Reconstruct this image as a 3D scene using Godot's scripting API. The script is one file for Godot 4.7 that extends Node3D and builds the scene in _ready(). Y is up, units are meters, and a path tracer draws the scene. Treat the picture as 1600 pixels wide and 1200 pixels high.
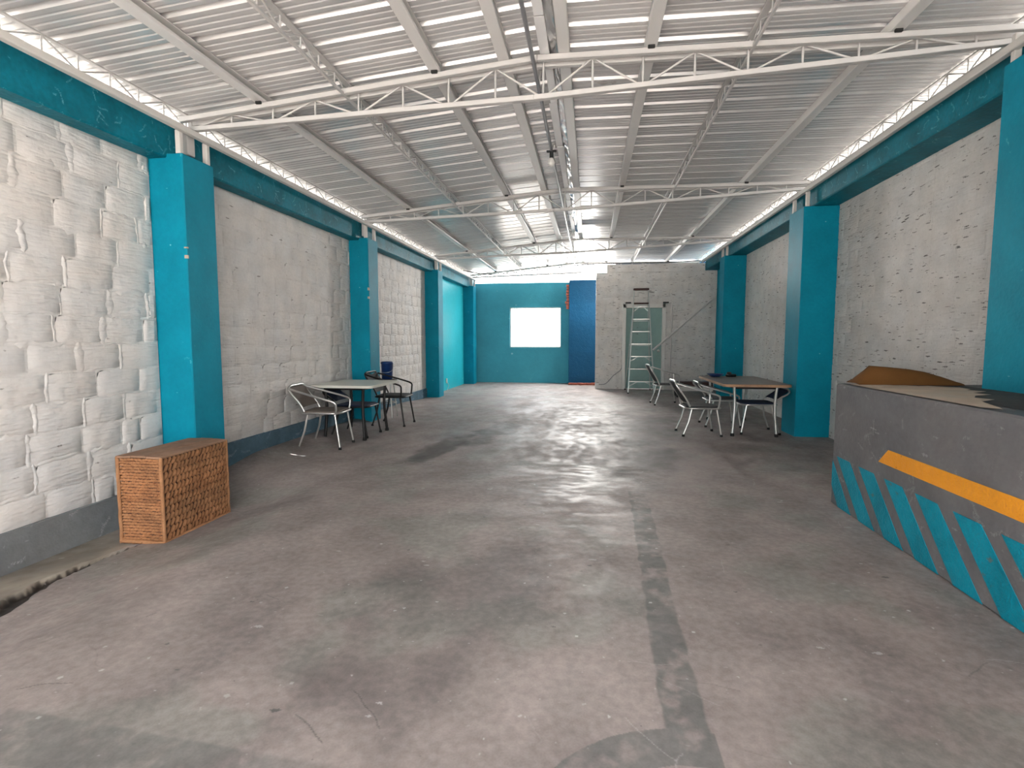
extends Node3D
# A long garage hall with a metal roof. x runs to the right, y up; "d" is the depth in metres from the camera into the hall (d = -z).

const XL := -3.33        # faces of the left columns
const XLW := -3.63       # left block walls
const XR := 2.72         # faces of the right columns
const XRW := 3.15        # right block walls
const RIDGE_X := -0.42

var M := {}
var taken := {}
var rng := RandomNumberGenerator.new()

func P(x: float, y: float, d: float) -> Vector3:
	return Vector3(x, y, -d)

# ------------------------------------------------------------------ naming
func numbered(called: String) -> String:
	if not taken.has(called):
		taken[called] = 0
		return called
	taken[called] += 1
	return "%s_%03d" % [called, taken[called]]

func tag(o: Node, label: String, category: String, group := "", kind := "") -> Node:
	o.set_meta("label", label)
	o.set_meta("category", category)
	if group != "":
		o.set_meta("group", group)
	if kind != "":
		o.set_meta("kind", kind)
	return o

func thing(called: String, label: String, category: String, at := Vector3.ZERO, turn := 0.0, group := "", kind := "") -> Node3D:
	var o := Node3D.new()
	o.name = numbered(called)
	add_child(o)
	o.position = at
	o.rotation.y = turn
	tag(o, label, category, group, kind)
	return o

func put(called: String, mesh: Mesh, mat: Material, parent: Node = null) -> MeshInstance3D:
	var o := MeshInstance3D.new()
	o.mesh = mesh
	o.material_override = mat
	o.cast_shadow = GeometryInstance3D.SHADOW_CASTING_SETTING_ON
	if parent == null:
		o.name = numbered(called)
		add_child(o)
	else:
		o.name = called
		parent.add_child(o, true)
	return o

# ------------------------------------------------------------------ shapes
func begin() -> SurfaceTool:
	var st := SurfaceTool.new()
	st.begin(Mesh.PRIMITIVE_TRIANGLES)
	st.set_smooth_group(-1)
	return st

func finish(st: SurfaceTool) -> ArrayMesh:
	st.generate_normals()
	return st.commit()

# a flat polygon turned away from "inside"
func poly(st: SurfaceTool, pts: Array, inside: Vector3) -> void:
	var n: Vector3 = (pts[1] - pts[0]).cross(pts[2] - pts[0])
	var c := Vector3.ZERO
	for p in pts:
		c += p
	c /= pts.size()
	var order := range(1, pts.size() - 1)
	for i in order:
		var a: Vector3 = pts[0]
		var b: Vector3 = pts[i]
		var e: Vector3 = pts[i + 1]
		if n.dot(c - inside) > 0.0:
			st.add_vertex(a); st.add_vertex(e); st.add_vertex(b)
		else:
			st.add_vertex(a); st.add_vertex(b); st.add_vertex(e)

func box(st: SurfaceTool, c: Vector3, s: Vector3, b := Basis.IDENTITY, bevel := 0.0) -> void:
	st.set_smooth_group(-1)
	var h := s / 2.0
	bevel = minf(bevel, minf(h.x, minf(h.y, h.z)) * 0.9)
	if bevel <= 0.0:
		for ax in 3:
			for sg in [-1.0, 1.0]:
				var pts := []
				for k in [[-1, -1], [1, -1], [1, 1], [-1, 1]]:
					var v := Vector3.ZERO
					v[ax] = sg * h[ax]
					v[(ax + 1) % 3] = k[0] * h[(ax + 1) % 3]
					v[(ax + 2) % 3] = k[1] * h[(ax + 2) % 3]
					pts.append(c + b * v)
				poly(st, pts, c)
		return
	var i := h - Vector3.ONE * bevel
	for ax in 3:
		var u := (ax + 1) % 3
		var w := (ax + 2) % 3
		for sg in [-1.0, 1.0]:
			var pts := []
			for k in [[-1, -1], [1, -1], [1, 1], [-1, 1]]:
				var v := Vector3.ZERO
				v[ax] = sg * h[ax]; v[u] = k[0] * i[u]; v[w] = k[1] * i[w]
				pts.append(c + b * v)
			poly(st, pts, c)
			for sg2 in [-1.0, 1.0]:
				var e := []
				for k in [[0, -1], [0, 1], [1, 1], [1, -1]]:
					var v := Vector3.ZERO
					v[ax] = sg * (h[ax] if k[0] == 0 else i[ax])
					v[u] = sg2 * (i[u] if k[0] == 0 else h[u])
					v[w] = k[1] * i[w]
					e.append(c + b * v)
				poly(st, e, c)
	for sx in [-1, 1]:
		for sy in [-1, 1]:
			for sz in [-1, 1]:
				var q := Vector3(sx, sy, sz)
				poly(st, [c + b * (q * Vector3(h.x, i.y, i.z)), c + b * (q * Vector3(i.x, h.y, i.z)), c + b * (q * Vector3(i.x, i.y, h.z))], c)

func box_mesh(s: Vector3, bevel := 0.0, c := Vector3.ZERO) -> ArrayMesh:
	var st := begin()
	box(st, c, s, Basis.IDENTITY, bevel)
	return finish(st)

# a bar of rectangular section from a to b; "side" is the width direction
func bar(st: SurfaceTool, a: Vector3, b: Vector3, w: float, t: float, side := Vector3.UP, bevel := 0.0) -> void:
	var z := (b - a).normalized()
	var x := side - z * side.dot(z)
	if x.length() < 0.001:
		x = Vector3.RIGHT - z * z.x
	x = x.normalized()
	box(st, (a + b) / 2.0, Vector3(w, t, a.distance_to(b)), Basis(x, z.cross(x), z), bevel)

func bar_mesh(a: Vector3, b: Vector3, w: float, t: float, side := Vector3.UP, bevel := 0.0) -> ArrayMesh:
	var st := begin()
	bar(st, a, b, w, t, side, bevel)
	return finish(st)

func tube(st: SurfaceTool, pts: Array, r: float, sides := 8, r_end := -1.0) -> void:
	if r_end < 0.0:
		r_end = r
	var n := pts.size()
	var rings := []
	var t0: Vector3 = (pts[1] - pts[0]).normalized()
	var up := Vector3.UP if absf(t0.y) < 0.9 else Vector3.RIGHT
	var x := (up - t0 * up.dot(t0)).normalized()
	for i in n:
		var t: Vector3
		if i == 0:
			t = (pts[1] - pts[0]).normalized()
		elif i == n - 1:
			t = (pts[n - 1] - pts[n - 2]).normalized()
		else:
			t = (pts[i + 1] - pts[i - 1]).normalized()
		x = (x - t * x.dot(t)).normalized()
		var y := t.cross(x)
		var ring := []
		var rr := lerpf(r, r_end, float(i) / (n - 1))
		for k in sides:
			var a := TAU * k / sides
			ring.append(pts[i] + (x * cos(a) + y * sin(a)) * rr)
		rings.append(ring)
	st.set_smooth_group(1)
	for i in n - 1:
		for k in sides:
			var k2 := (k + 1) % sides
			var mid: Vector3 = (pts[i] + pts[i + 1]) / 2.0
			poly(st, [rings[i][k], rings[i][k2], rings[i + 1][k2], rings[i + 1][k]], mid)
	st.set_smooth_group(-1)
	poly(st, rings[0], pts[1])
	poly(st, rings[n - 1], pts[n - 2])

func tube_mesh(pts: Array, r: float, sides := 8, r_end := -1.0) -> ArrayMesh:
	var st := begin()
	tube(st, pts, r, sides, r_end)
	return finish(st)

# a smooth path through the points
func curve(pts: Array, steps := 5) -> Array:
	var out := []
	var n := pts.size()
	for i in n - 1:
		var a: Vector3 = pts[max(i - 1, 0)]
		var b: Vector3 = pts[i]
		var c: Vector3 = pts[i + 1]
		var d: Vector3 = pts[min(i + 2, n - 1)]
		for k in steps:
			out.append(b.cubic_interpolate(c, a, d, float(k) / steps))
	out.append(pts[n - 1])
	return out

func lathe(st: SurfaceTool, prof: Array, c: Vector3, sides := 20) -> void:
	st.set_smooth_group(1)
	for i in prof.size() - 1:
		for k in sides:
			var a := TAU * k / sides
			var b := TAU * (k + 1) / sides
			var p0: Vector2 = prof[i]
			var p1: Vector2 = prof[i + 1]
			var q := [c + Vector3(p0.x * cos(a), p0.y, p0.x * sin(a)), c + Vector3(p0.x * cos(b), p0.y, p0.x * sin(b)), c + Vector3(p1.x * cos(b), p1.y, p1.x * sin(b)), c + Vector3(p1.x * cos(a), p1.y, p1.x * sin(a))]
			# clockwise seen from outside of a profile that runs upwards
			if p0.x > 0.0001:
				st.add_vertex(q[0]); st.add_vertex(q[2]); st.add_vertex(q[1])
			if p1.x > 0.0001:
				st.add_vertex(q[0]); st.add_vertex(q[3]); st.add_vertex(q[2])

# an upright prism over a polygon in x, z
func slab(st: SurfaceTool, outline: Array, y0: float, y1: float, bevel := 0.0) -> void:
	var c := Vector3.ZERO
	for p in outline:
		c += Vector3(p.x, (y0 + y1) / 2.0, p.y)
	c /= outline.size()
	var levels := [[y0, 0.0], [y1, 0.0]] if bevel <= 0.0 else [[y0, bevel], [y0 + bevel, 0.0], [y1 - bevel, 0.0], [y1, bevel]]
	var rings := []
	for l in levels:
		var ring := []
		for p in outline:
			var v := Vector3(p.x, l[0], p.y)
			var to := Vector3(c.x - v.x, 0, c.z - v.z)
			ring.append(v + to.normalized() * l[1])
		rings.append(ring)
	st.set_smooth_group(-1)
	for i in rings.size() - 1:
		for k in outline.size():
			var k2 := (k + 1) % outline.size()
			poly(st, [rings[i][k], rings[i][k2], rings[i + 1][k2], rings[i + 1][k]], c)
	poly(st, rings[0], c)
	poly(st, rings[rings.size() - 1], c)

func rounded_rect(w: float, l: float, r: float, steps := 5) -> Array:
	var out := []
	for q in [[1, 1, 0.0], [-1, 1, 0.5], [-1, -1, 1.0], [1, -1, 1.5]]:
		for k in steps + 1:
			var a: float = (q[2] + 0.5 * k / steps) * PI
			out.append(Vector2(q[0] * (w / 2 - r) + r * cos(a), q[1] * (l / 2 - r) + r * sin(a)))
	return out

# ------------------------------------------------------------------ textures and materials
func fnl(sd: int, freq: float, octaves := 4, kind := FastNoiseLite.TYPE_SIMPLEX) -> FastNoiseLite:
	var n := FastNoiseLite.new()
	n.seed = sd
	n.frequency = freq
	n.noise_type = kind
	n.fractal_type = FastNoiseLite.FRACTAL_FBM
	n.fractal_octaves = octaves
	return n

func noise_bytes(size: int, sd: int, freq: float, octaves := 4, squeeze_x := 1, squeeze_y := 1) -> PackedByteArray:
	var im := fnl(sd, freq, octaves).get_seamless_image(size / squeeze_x, size / squeeze_y)
	im.resize(size, size, Image.INTERPOLATE_CUBIC)
	im.convert(Image.FORMAT_L8)
	return im.get_data()

func tex(im: Image) -> ImageTexture:
	im.generate_mipmaps()
	return ImageTexture.create_from_image(im)

# paint with soft mottling, and marks of another colour where it has chipped or never reached
func paint_texture(size: int, base: Color, mottle: float, warm: float, chips: int, chip: Color, sd: int, chip_len := 26.0, scuffs := 0, scuff := Color.WHITE) -> ImageTexture:
	var a := noise_bytes(size, sd, 0.006, 5)
	var b := noise_bytes(size, sd + 1, 0.05, 3)
	var w := noise_bytes(size, sd + 2, 0.004, 3)
	var data := PackedByteArray()
	data.resize(size * size * 3)
	for i in size * size:
		var m := 1.0 + mottle * ((a[i] - 128.0) / 128.0 + 0.45 * (b[i] - 128.0) / 128.0)
		var t := warm * (w[i] - 128.0) / 128.0
		data[i * 3] = clampi(int(255.0 * base.r * (m + t)), 0, 255)
		data[i * 3 + 1] = clampi(int(255.0 * base.g * m), 0, 255)
		data[i * 3 + 2] = clampi(int(255.0 * base.b * (m - t)), 0, 255)
	var r := RandomNumberGenerator.new()
	r.seed = sd + 77
	var cl := fnl(sd + 5, 0.012, 3)
	var done := 0
	var tries := 0
	while done < chips and tries < chips * 40:
		tries += 1
		var x := r.randi_range(0, size - 1)
		var y := r.randi_range(0, size - 1)
		if cl.get_noise_2d(x, y) < r.randf_range(-0.35, 0.55):
			continue
		done += 1
		var big := pow(r.randf(), 6.0)
		var ln := int(1.5 + chip_len * big + r.randf() * 3.5)
		var th := 0.6 + 2.4 * r.randf() * (0.4 + big)
		var alpha := lerpf(r.randf_range(0.1, 0.6), 0.95, big)
		var yy := float(y)
		var ph := r.randf() * 6.0
		for k in ln:
			var s := sin(PI * (k + 0.5) / ln)
			yy += r.randf_range(-0.45, 0.45)
			var hh := th * (0.35 + 0.65 * s) * (0.75 + 0.4 * sin(k * 0.7 + ph))
			for j in range(-3, 4):
				var f := clampf(hh - absf(j) + 0.5, 0.0, 1.0) * alpha
				if f > 0.0:
					var q := (posmod(int(yy) + j, size) * size + posmod(x + k, size)) * 3
					data[q] = int(lerpf(data[q], chip.r * 255, f))
					data[q + 1] = int(lerpf(data[q + 1], chip.g * 255, f))
					data[q + 2] = int(lerpf(data[q + 2], chip.b * 255, f))
	for s in scuffs:
		var x := r.randf() * size
		var y := r.randf() * size
		var an := r.randf_range(-0.6, 0.6) + (PI / 2 if r.randf() < 0.3 else 0.0)
		var ln := r.randi_range(4, 40)
		for k in ln:
			x += cos(an); y += sin(an)
			an += r.randf_range(-0.3, 0.3)
			for j in r.randi_range(1, 6):
				var q := (posmod(int(y + r.randf_range(-2, 2)), size) * size + posmod(int(x + r.randf_range(-2, 2)), size)) * 3
				var f := r.randf_range(0.15, 0.85)
				data[q] = int(lerpf(data[q], scuff.r * 255, f))
				data[q + 1] = int(lerpf(data[q + 1], scuff.g * 255, f))
				data[q + 2] = int(lerpf(data[q + 2], scuff.b * 255, f))
	return tex(Image.create_from_data(size, size, false, Image.FORMAT_RGB8, data))

func relief_texture(size: int, sd: int, stripes: float, lumps: float, fine: float) -> ImageTexture:
	var a := noise_bytes(size, sd, 0.11, 2, 8, 1)
	var b := noise_bytes(size, sd + 1, 0.022, 4)
	var c := noise_bytes(size, sd + 2, 0.09, 3)
	var data := PackedByteArray()
	data.resize(size * size)
	for i in size * size:
		data[i] = clampi(int(128 + stripes * (a[i] - 128) + lumps * (b[i] - 128) + fine * (c[i] - 128)), 0, 255)
	return tex(Image.create_from_data(size, size, false, Image.FORMAT_L8, data))

func mat(c: Color, rough: float, metal := 0.0) -> StandardMaterial3D:
	var m := StandardMaterial3D.new()
	m.albedo_color = c
	m.roughness = rough
	m.metallic = metal
	return m

func surf(t: Texture2D, metres: float, rough: float, bump: Texture2D = null, bump_cm := 0.0, tint := Color.WHITE) -> StandardMaterial3D:
	var m := StandardMaterial3D.new()
	m.albedo_color = tint
	m.albedo_texture = t
	m.roughness = rough
	m.metallic_specular = 0.25
	m.uv1_triplanar = true
	m.uv1_world_triplanar = true
	m.uv1_scale = Vector3.ONE / metres
	if bump != null:
		m.heightmap_enabled = true
		m.heightmap_texture = bump
		m.heightmap_scale = bump_cm
	return m

func make_materials() -> void:
	var block_relief := relief_texture(768, 11, 0.55, 0.6, 0.12)
	var plaster_relief := relief_texture(512, 21, 0.0, 0.5, 0.5)
	var white_left := paint_texture(1024, Color(0.85, 0.835, 0.82), 0.03, 0.012, 130, Color(0.42, 0.40, 0.38), 100, 16.0)
	var white_mid := paint_texture(1024, Color(0.83, 0.815, 0.80), 0.045, 0.014, 300, Color(0.36, 0.34, 0.32), 140, 24.0)
	var white_right := paint_texture(1024, Color(0.80, 0.785, 0.77), 0.04, 0.01, 1500, Color(0.17, 0.15, 0.14), 180, 34.0)
	M.wall_left = surf(white_left, 2.6, 0.62, block_relief, 0.8)
	M.wall_mid = surf(white_mid, 2.6, 0.66, block_relief, 0.7)
	M.wall_right = surf(white_right, 2.3, 0.7, block_relief, 0.6)
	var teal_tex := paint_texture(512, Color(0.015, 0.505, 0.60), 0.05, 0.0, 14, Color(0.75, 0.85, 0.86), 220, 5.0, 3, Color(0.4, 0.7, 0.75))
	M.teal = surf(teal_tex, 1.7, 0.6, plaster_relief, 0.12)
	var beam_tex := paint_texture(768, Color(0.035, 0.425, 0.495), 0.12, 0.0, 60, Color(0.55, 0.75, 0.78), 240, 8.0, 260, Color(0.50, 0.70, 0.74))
	M.beam = surf(beam_tex, 2.2, 0.5, plaster_relief, 0.3)
	M.teal_wall = surf(paint_texture(256, Color(0.27, 0.61, 0.685), 0.035, 0.0, 10, Color(0.7, 0.82, 0.85), 260, 5.0), 2.4, 0.5, plaster_relief, 0.5)
	M.cyan_wall = surf(paint_texture(256, Color(0.16, 0.66, 0.72), 0.03, 0.0, 6, Color(0.8, 0.9, 0.9), 270, 5.0), 2.4, 0.38, plaster_relief, 0.3)
	M.blue_wall = surf(paint_texture(256, Color(0.075, 0.285, 0.42), 0.04, 0.0, 8, Color(0.55, 0.6, 0.7), 280, 6.0), 2.0, 0.5, plaster_relief, 0.5)
	M.brick = mat(Color(0.52, 0.27, 0.21), 0.85)
	M.plinth_grey = surf(paint_texture(256, Color(0.485, 0.495, 0.50), 0.09, 0.01, 30, Color(0.70, 0.70, 0.70), 300, 8.0, 40, Color(0.66, 0.66, 0.66)), 1.3, 0.55, plaster_relief, 0.3)
	M.plinth_blue = surf(paint_texture(256, Color(0.33, 0.43, 0.49), 0.10, 0.0, 40, Color(0.62, 0.66, 0.68), 310, 8.0, 30, Color(0.6, 0.65, 0.68)), 1.3, 0.55, plaster_relief, 0.3)
	M.counter = surf(paint_texture(512, Color(0.405, 0.40, 0.405), 0.07, 0.012, 160, Color(0.56, 0.56, 0.56), 320, 22.0, 90, Color(0.54, 0.54, 0.54)), 1.8, 0.6, plaster_relief, 0.3)
	M.counter_top = surf(paint_texture(256, Color(0.29, 0.275, 0.27), 0.13, 0.02, 60, Color(0.42, 0.4, 0.38), 330, 14.0), 1.2, 0.7, plaster_relief, 0.3)
	M.bare_plaster = surf(paint_texture(256, Color(0.76, 0.69, 0.62), 0.05, 0.02, 40, Color(0.5, 0.45, 0.4), 340, 8.0), 0.9, 0.85, plaster_relief, 0.3)
	M.paint_yellow = surf(paint_texture(256, Color(0.87, 0.575, 0.17), 0.035, 0.0, 14, Color(0.6, 0.4, 0.15), 350, 10.0), 1.1, 0.5, plaster_relief, 0.5)
	M.paint_teal = surf(paint_texture(256, Color(0.06, 0.50, 0.58), 0.10, 0.0, 120, Color(0.36, 0.42, 0.43), 360, 10.0), 1.1, 0.5, plaster_relief, 0.5)
	M.sheet = surf(paint_texture(256, Color(0.84, 0.835, 0.83), 0.02, 0.004, 6, Color(0.7, 0.68, 0.66), 370, 12.0), 3.0, 0.25, null, 0.0)
	M.sheet.metallic = 0.35
	M.sheet.metallic_specular = 0.5
	M.steel = mat(Color(0.74, 0.73, 0.72), 0.45)
	M.purlin = mat(Color(0.86, 0.85, 0.84), 0.4)
	M.foil = mat(Color(0.80, 0.80, 0.80), 0.22, 0.9)
	M.bare_concrete = mat(Color(0.40, 0.39, 0.375), 0.9)
	M.rail = mat(Color(0.80, 0.785, 0.765), 0.5)
	M.tape = mat(Color(0.97, 0.97, 0.965), 0.4)
	M.black = mat(Color(0.035, 0.035, 0.04), 0.5)
	M.rubber = mat(Color(0.05, 0.05, 0.05), 0.75)
	M.conduit = mat(Color(0.55, 0.55, 0.56), 0.4, 0.3)
	M.alu = mat(Color(0.78, 0.775, 0.76), 0.28, 0.85)
	M.alu_dull = mat(Color(0.70, 0.71, 0.70), 0.38, 0.7)
	M.dark_metal = mat(Color(0.10, 0.09, 0.09), 0.4, 0.4)
	M.brown_fabric = weave_material(Color(0.42, 0.38, 0.35))
	M.black_fabric = weave_material(Color(0.13, 0.13, 0.135))
	M.grey_fabric = weave_material(Color(0.30, 0.33, 0.35))
	M.navy = weave_material(Color(0.06, 0.13, 0.25))
	M.white_top = mat(Color(0.80, 0.80, 0.76), 0.35)
	M.grey_top = surf(paint_texture(256, Color(0.52, 0.48, 0.45), 0.05, 0.02, 20, Color(0.4, 0.36, 0.33), 390, 20.0), 1.0, 0.35)
	M.wood_edge = surf(paint_texture(256, Color(0.62, 0.50, 0.40), 0.08, 0.02, 60, Color(0.45, 0.34, 0.26), 400, 40.0), 0.6, 0.5)
	M.wood_lid = surf(paint_texture(256, Color(0.56, 0.44, 0.36), 0.10, 0.02, 90, Color(0.40, 0.30, 0.25), 410, 30.0), 0.7, 0.7)
	M.wicker_dark = mat(Color(0.23, 0.125, 0.08), 0.8)
	M.wicker = surf(paint_texture(256, Color(0.60, 0.425, 0.295), 0.16, 0.03, 160, Color(0.36, 0.2, 0.12), 420, 12.0), 0.35, 0.7)
	M.wicker_mid = mat(Color(0.27, 0.155, 0.10), 0.8)
	M.wicker_light = surf(paint_texture(256, Color(0.62, 0.45, 0.32), 0.12, 0.02, 80, Color(0.45, 0.3, 0.2), 430, 8.0), 0.35, 0.75)
	M.cardboard = surf(paint_texture(256, Color(0.40, 0.27, 0.145), 0.05, 0.01, 10, Color(0.36, 0.24, 0.13), 440, 20.0), 0.8, 0.85)
	M.blue_plastic = mat(Color(0.07, 0.20, 0.42), 0.4)
	M.door_green = surf(paint_texture(256, Color(0.53, 0.64, 0.62), 0.03, 0.0, 20, Color(0.42, 0.5, 0.49), 450, 10.0), 1.6, 0.45)
	M.frame_white = mat(Color(0.82, 0.81, 0.79), 0.5)
	M.pipe_white = mat(Color(0.78, 0.765, 0.75), 0.4)
	M.red_brown = mat(Color(0.25, 0.15, 0.13), 0.7)
	M.glass = mat(Color(0.9, 0.95, 1.0, 0.08), 0.02)
	M.glass.transparency = BaseMaterial3D.TRANSPARENCY_ALPHA
	M.street = mat(Color(0.62, 0.61, 0.60), 0.9)

func weave_material(c: Color) -> StandardMaterial3D:
	var size := 64
	var data := PackedByteArray()
	data.resize(size * size)
	for y in size:
		for x in size:
			var over := (x / 8 + y / 8) % 2 == 0
			var s := sin(PI * ((y if over else x) % 8 + 0.5) / 8.0)
			data[y * size + x] = int(60 + 180 * s)
	if not M.has("weave_relief"):
		M.weave_relief = null
	var t := tex(Image.create_from_data(size, size, false, Image.FORMAT_L8, data))
	var m := mat(c, 0.8)
	m.uv1_triplanar = true
	m.uv1_scale = Vector3.ONE * 12.0
	m.heightmap_enabled = true
	m.heightmap_texture = t
	m.heightmap_scale = 0.3
	return m

# ------------------------------------------------------------------ heights that more than one thing needs
func roof_y(x: float) -> float:
	if x < RIDGE_X:
		return lerpf(3.235, 3.53, (x + 3.5) / (RIDGE_X + 3.5))
	return lerpf(3.53, 3.50, (x - RIDGE_X) / (2.95 - RIDGE_X))

func ramp(a: float, b: float, v: float) -> float:
	return smoothstep(a, b, v)

var groove_noise := fnl(901, 3.0, 3)
func groove(x: float, d: float) -> float:   # 1 inside the open joint along the left wall, 0 outside
	if x > -2.85 or d > 3.36 or d < 0.3:
		return 0.0
	var line := [[0.3, -3.08, 0.095], [2.0, -3.08, 0.085], [2.36, -3.085, 0.075], [2.55, -3.15, 0.062], [2.72, -3.19, 0.055], [2.92, -3.185, 0.048], [3.0, -3.17, 0.024], [3.2, -3.14, 0.020], [3.37, -3.12, 0.016]]
	for i in line.size() - 1:
		if d >= line[i][0] and d <= line[i + 1][0]:
			var t: float = (d - line[i][0]) / (line[i + 1][0] - line[i][0])
			var cx: float = lerpf(line[i][1], line[i + 1][1], t) + 0.014 * groove_noise.get_noise_2d(d * 1.6, 4.0)
			var w: float = lerpf(line[i][2], line[i + 1][2], t) * (1.0 + 0.35 * groove_noise.get_noise_2d(x * 2.0, d * 2.2))
			return 1.0 - smoothstep(w * 0.8, w * 1.15, absf(x - cx))
	return 0.0

func floor_y(x: float, d: float) -> float:
	var front := 1.0 - ramp(4.1, 4.9, d)
	var dip := 0.0
	if x < -2.2:
		dip = -0.115 * ramp(-2.2, -2.9, x) if x > -2.9 else lerpf(-0.115, -0.175, (-2.9 - x) / 0.73)
	var rise := 0.07 * ramp(-3.15, -3.6, x) * ramp(4.8, 5.5, d) * (1.0 - ramp(10.0, 11.6, d))
	return dip * front + rise - 0.045 * groove(x, d)

# ------------------------------------------------------------------ floor
var fn1 := fnl(501, 0.35, 5)
var fn2 := fnl(502, 1.6, 5)
var fn3 := fnl(503, 9.0, 3)
var fn4 := fnl(504, 0.8, 4)

const STAINS := [[-1.75, 6.4, 0.22, 1.1, 0.4], [-1.3, 7.6, 0.25, 1.2, 0.3], [0.6, 6.0, 0.35, 1.0, 0.25], [0.9, 8.2, 0.5, 1.6, 0.22], [-0.75, 2.5, 0.5, 0.9, 0.12]]

func floor_color(x: float, d: float, lane_edge: float) -> Vector3:
	var a := fn1.get_noise_2d(x, d)
	var b := fn2.get_noise_2d(x, d * 0.8)
	var v := 1.0 + 0.085 * a + 0.12 * b + lane_edge
	var c := Vector3(0.545, 0.505, 0.493) * v
	# greenish grey where the cement is worn bare
	var g := smoothstep(0.12, 0.5, fn4.get_noise_2d(x + 30.0, d))
	c = c.lerp(Vector3(0.515, 0.505, 0.485) * v, g * 0.7)
	for s in STAINS:
		var dx: float = (x - s[0] - 0.12 * (d - s[1])) / s[2]
		var dd: float = (d - s[1]) / s[3]
		var q := dx * dx + dd * dd
		if q < 1.6:
			c *= 1.0 - float(s[4]) * (1.0 - smoothstep(0.15, 1.5, q + 0.9 * b))
	# the old dark marking: a lane line, its bend and a cross band near the entrance
	var wob := 0.010 * fn3.get_noise_2d(x * 0.4, d * 0.4)
	var m := 0.0
	var cx := lerpf(0.335, 0.405, smoothstep(1.6, 4.6, d))
	if d > 1.62 and d < 11.0:
		var half := 0.070
		m = 1.0 - smoothstep(half - 0.006, half + 0.008, absf(x - cx + wob))
		var fade := 1.0 - 0.85 * smoothstep(4.0, 4.8, d + 0.5 * b)
		m *= fade * (0.75 + 0.5 * smoothstep(-0.3, 0.3, fn2.get_noise_2d(x * 2.0 + 9.0, d * 2.0)))
	if x < 0.42 and d < 1.80:
		var rr := Vector2((x - 0.34) / 0.50, (d - 1.32) / 0.46).length() + wob
		if rr < 1.0 and Vector2((x - 0.36) / 0.33, (d - 1.32) / 0.31).length() > 1.0:
			m = maxf(m, 0.9)
	var band := 1.50 + 0.035 * (-1.1 - x) * 2.0
	if x < -0.5 and d < band and d > 1.33 + wob:
		m = maxf(m, 0.55 * (1.0 - smoothstep(band - 0.02, band, d)) * smoothstep(-0.5, -1.1, x))
	c = c.lerp(Vector3(0.355, 0.36, 0.355) * (v * 0.9 + 0.1), clampf(m, 0.0, 1.0) * 0.72 * smoothstep(-0.75, 0.1, fn2.get_noise_2d(x * 3.0, d * 3.0 + 5.0)))
	# cement strip by the left wall and the dirt in its open joint
	if x < -3.02 and d < 4.2 and d > 0.3:
		var st := smoothstep(-3.10, -3.2, x + 0.05 * b) * (1.0 - smoothstep(3.2, 4.0, d))
		c = c.lerp(Vector3(0.56, 0.525, 0.48) * (1.0 + 0.25 * b), st)
	var gr := groove(x, d)
	if gr > 0.0:
		c = c.lerp(Vector3(0.14, 0.12, 0.105) * (1.0 + 0.4 * b), gr)
	return c

func floor_texture(w: int, h: int, x0: float, x1: float, d0: float, d1: float, drops: int, sd: int) -> ImageTexture:
	var data := PackedByteArray()
	data.resize(w * h * 3)
	var r := RandomNumberGenerator.new()
	r.seed = sd
	for j in h:
		var d := lerpf(d0, d1, (j + 0.5) / h)
		for i in w:
			var x := lerpf(x0, x1, (i + 0.5) / w)
			var c := floor_color(x, d, 0.08 * fn3.get_noise_2d(x * 1.7, d * 1.7) + r.randf_range(-0.035, 0.035))
			var q := (j * w + i) * 3
			data[q] = clampi(int(c.x * 255), 0, 255)
			data[q + 1] = clampi(int(c.y * 255), 0, 255)
			data[q + 2] = clampi(int(c.z * 255), 0, 255)
	# drops of white paint and scratches
	for k in drops:
		var x := r.randf() * w
		var y := r.randf() * h
		var sz := 0.5 + 1.5 * pow(r.randf(), 5.0)
		var al := r.randf_range(0.25, 0.9)
		var str_ := r.randf_range(1.0, 3.0) if r.randf() < 0.3 else 1.0
		var light := 205.0 if r.randf() < 0.85 else 70.0
		for jj in range(-4, 5):
			for ii in range(-8, 9):
				var rr := Vector2(ii / str_, jj).length() + r.randf_range(-0.5, 0.5)
				if rr < sz:
					var q := (posmod(int(y) + jj, h) * w + posmod(int(x) + ii, w)) * 3
					for ch in 3:
						data[q + ch] = int(lerpf(data[q + ch], light, al * 0.8))
	for k in drops / 16:
		var x := r.randf() * w
		var y := r.randf() * h
		var an := r.randf() * TAU
		var al := r.randf_range(0.08, 0.35)
		var dark := 215.0 if r.randf() < 0.6 else 50.0
		for n in r.randi_range(8, 60):
			x += cos(an); y += sin(an)
			an += r.randf_range(-0.12, 0.12)
			var q := (posmod(int(y), h) * w + posmod(int(x), w)) * 3
			for ch in 3:
				data[q + ch] = int(lerpf(data[q + ch], dark, al))
	return tex(Image.create_from_data(w, h, false, Image.FORMAT_RGB8, data))

func steps_between(stops: Array) -> Array:   # [start, step, next start, step, ..., end]
	var out := []
	var i := 0
	while i + 2 < stops.size():
		var a: float = stops[i]
		var b: float = stops[i + 2]
		var n := int(maxf(1.0, roundf(absf(b - a) / stops[i + 1])))
		for k in n:
			out.append(lerpf(a, b, float(k) / n))
		i += 2
	out.append(stops[-1])
	return out

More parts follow.
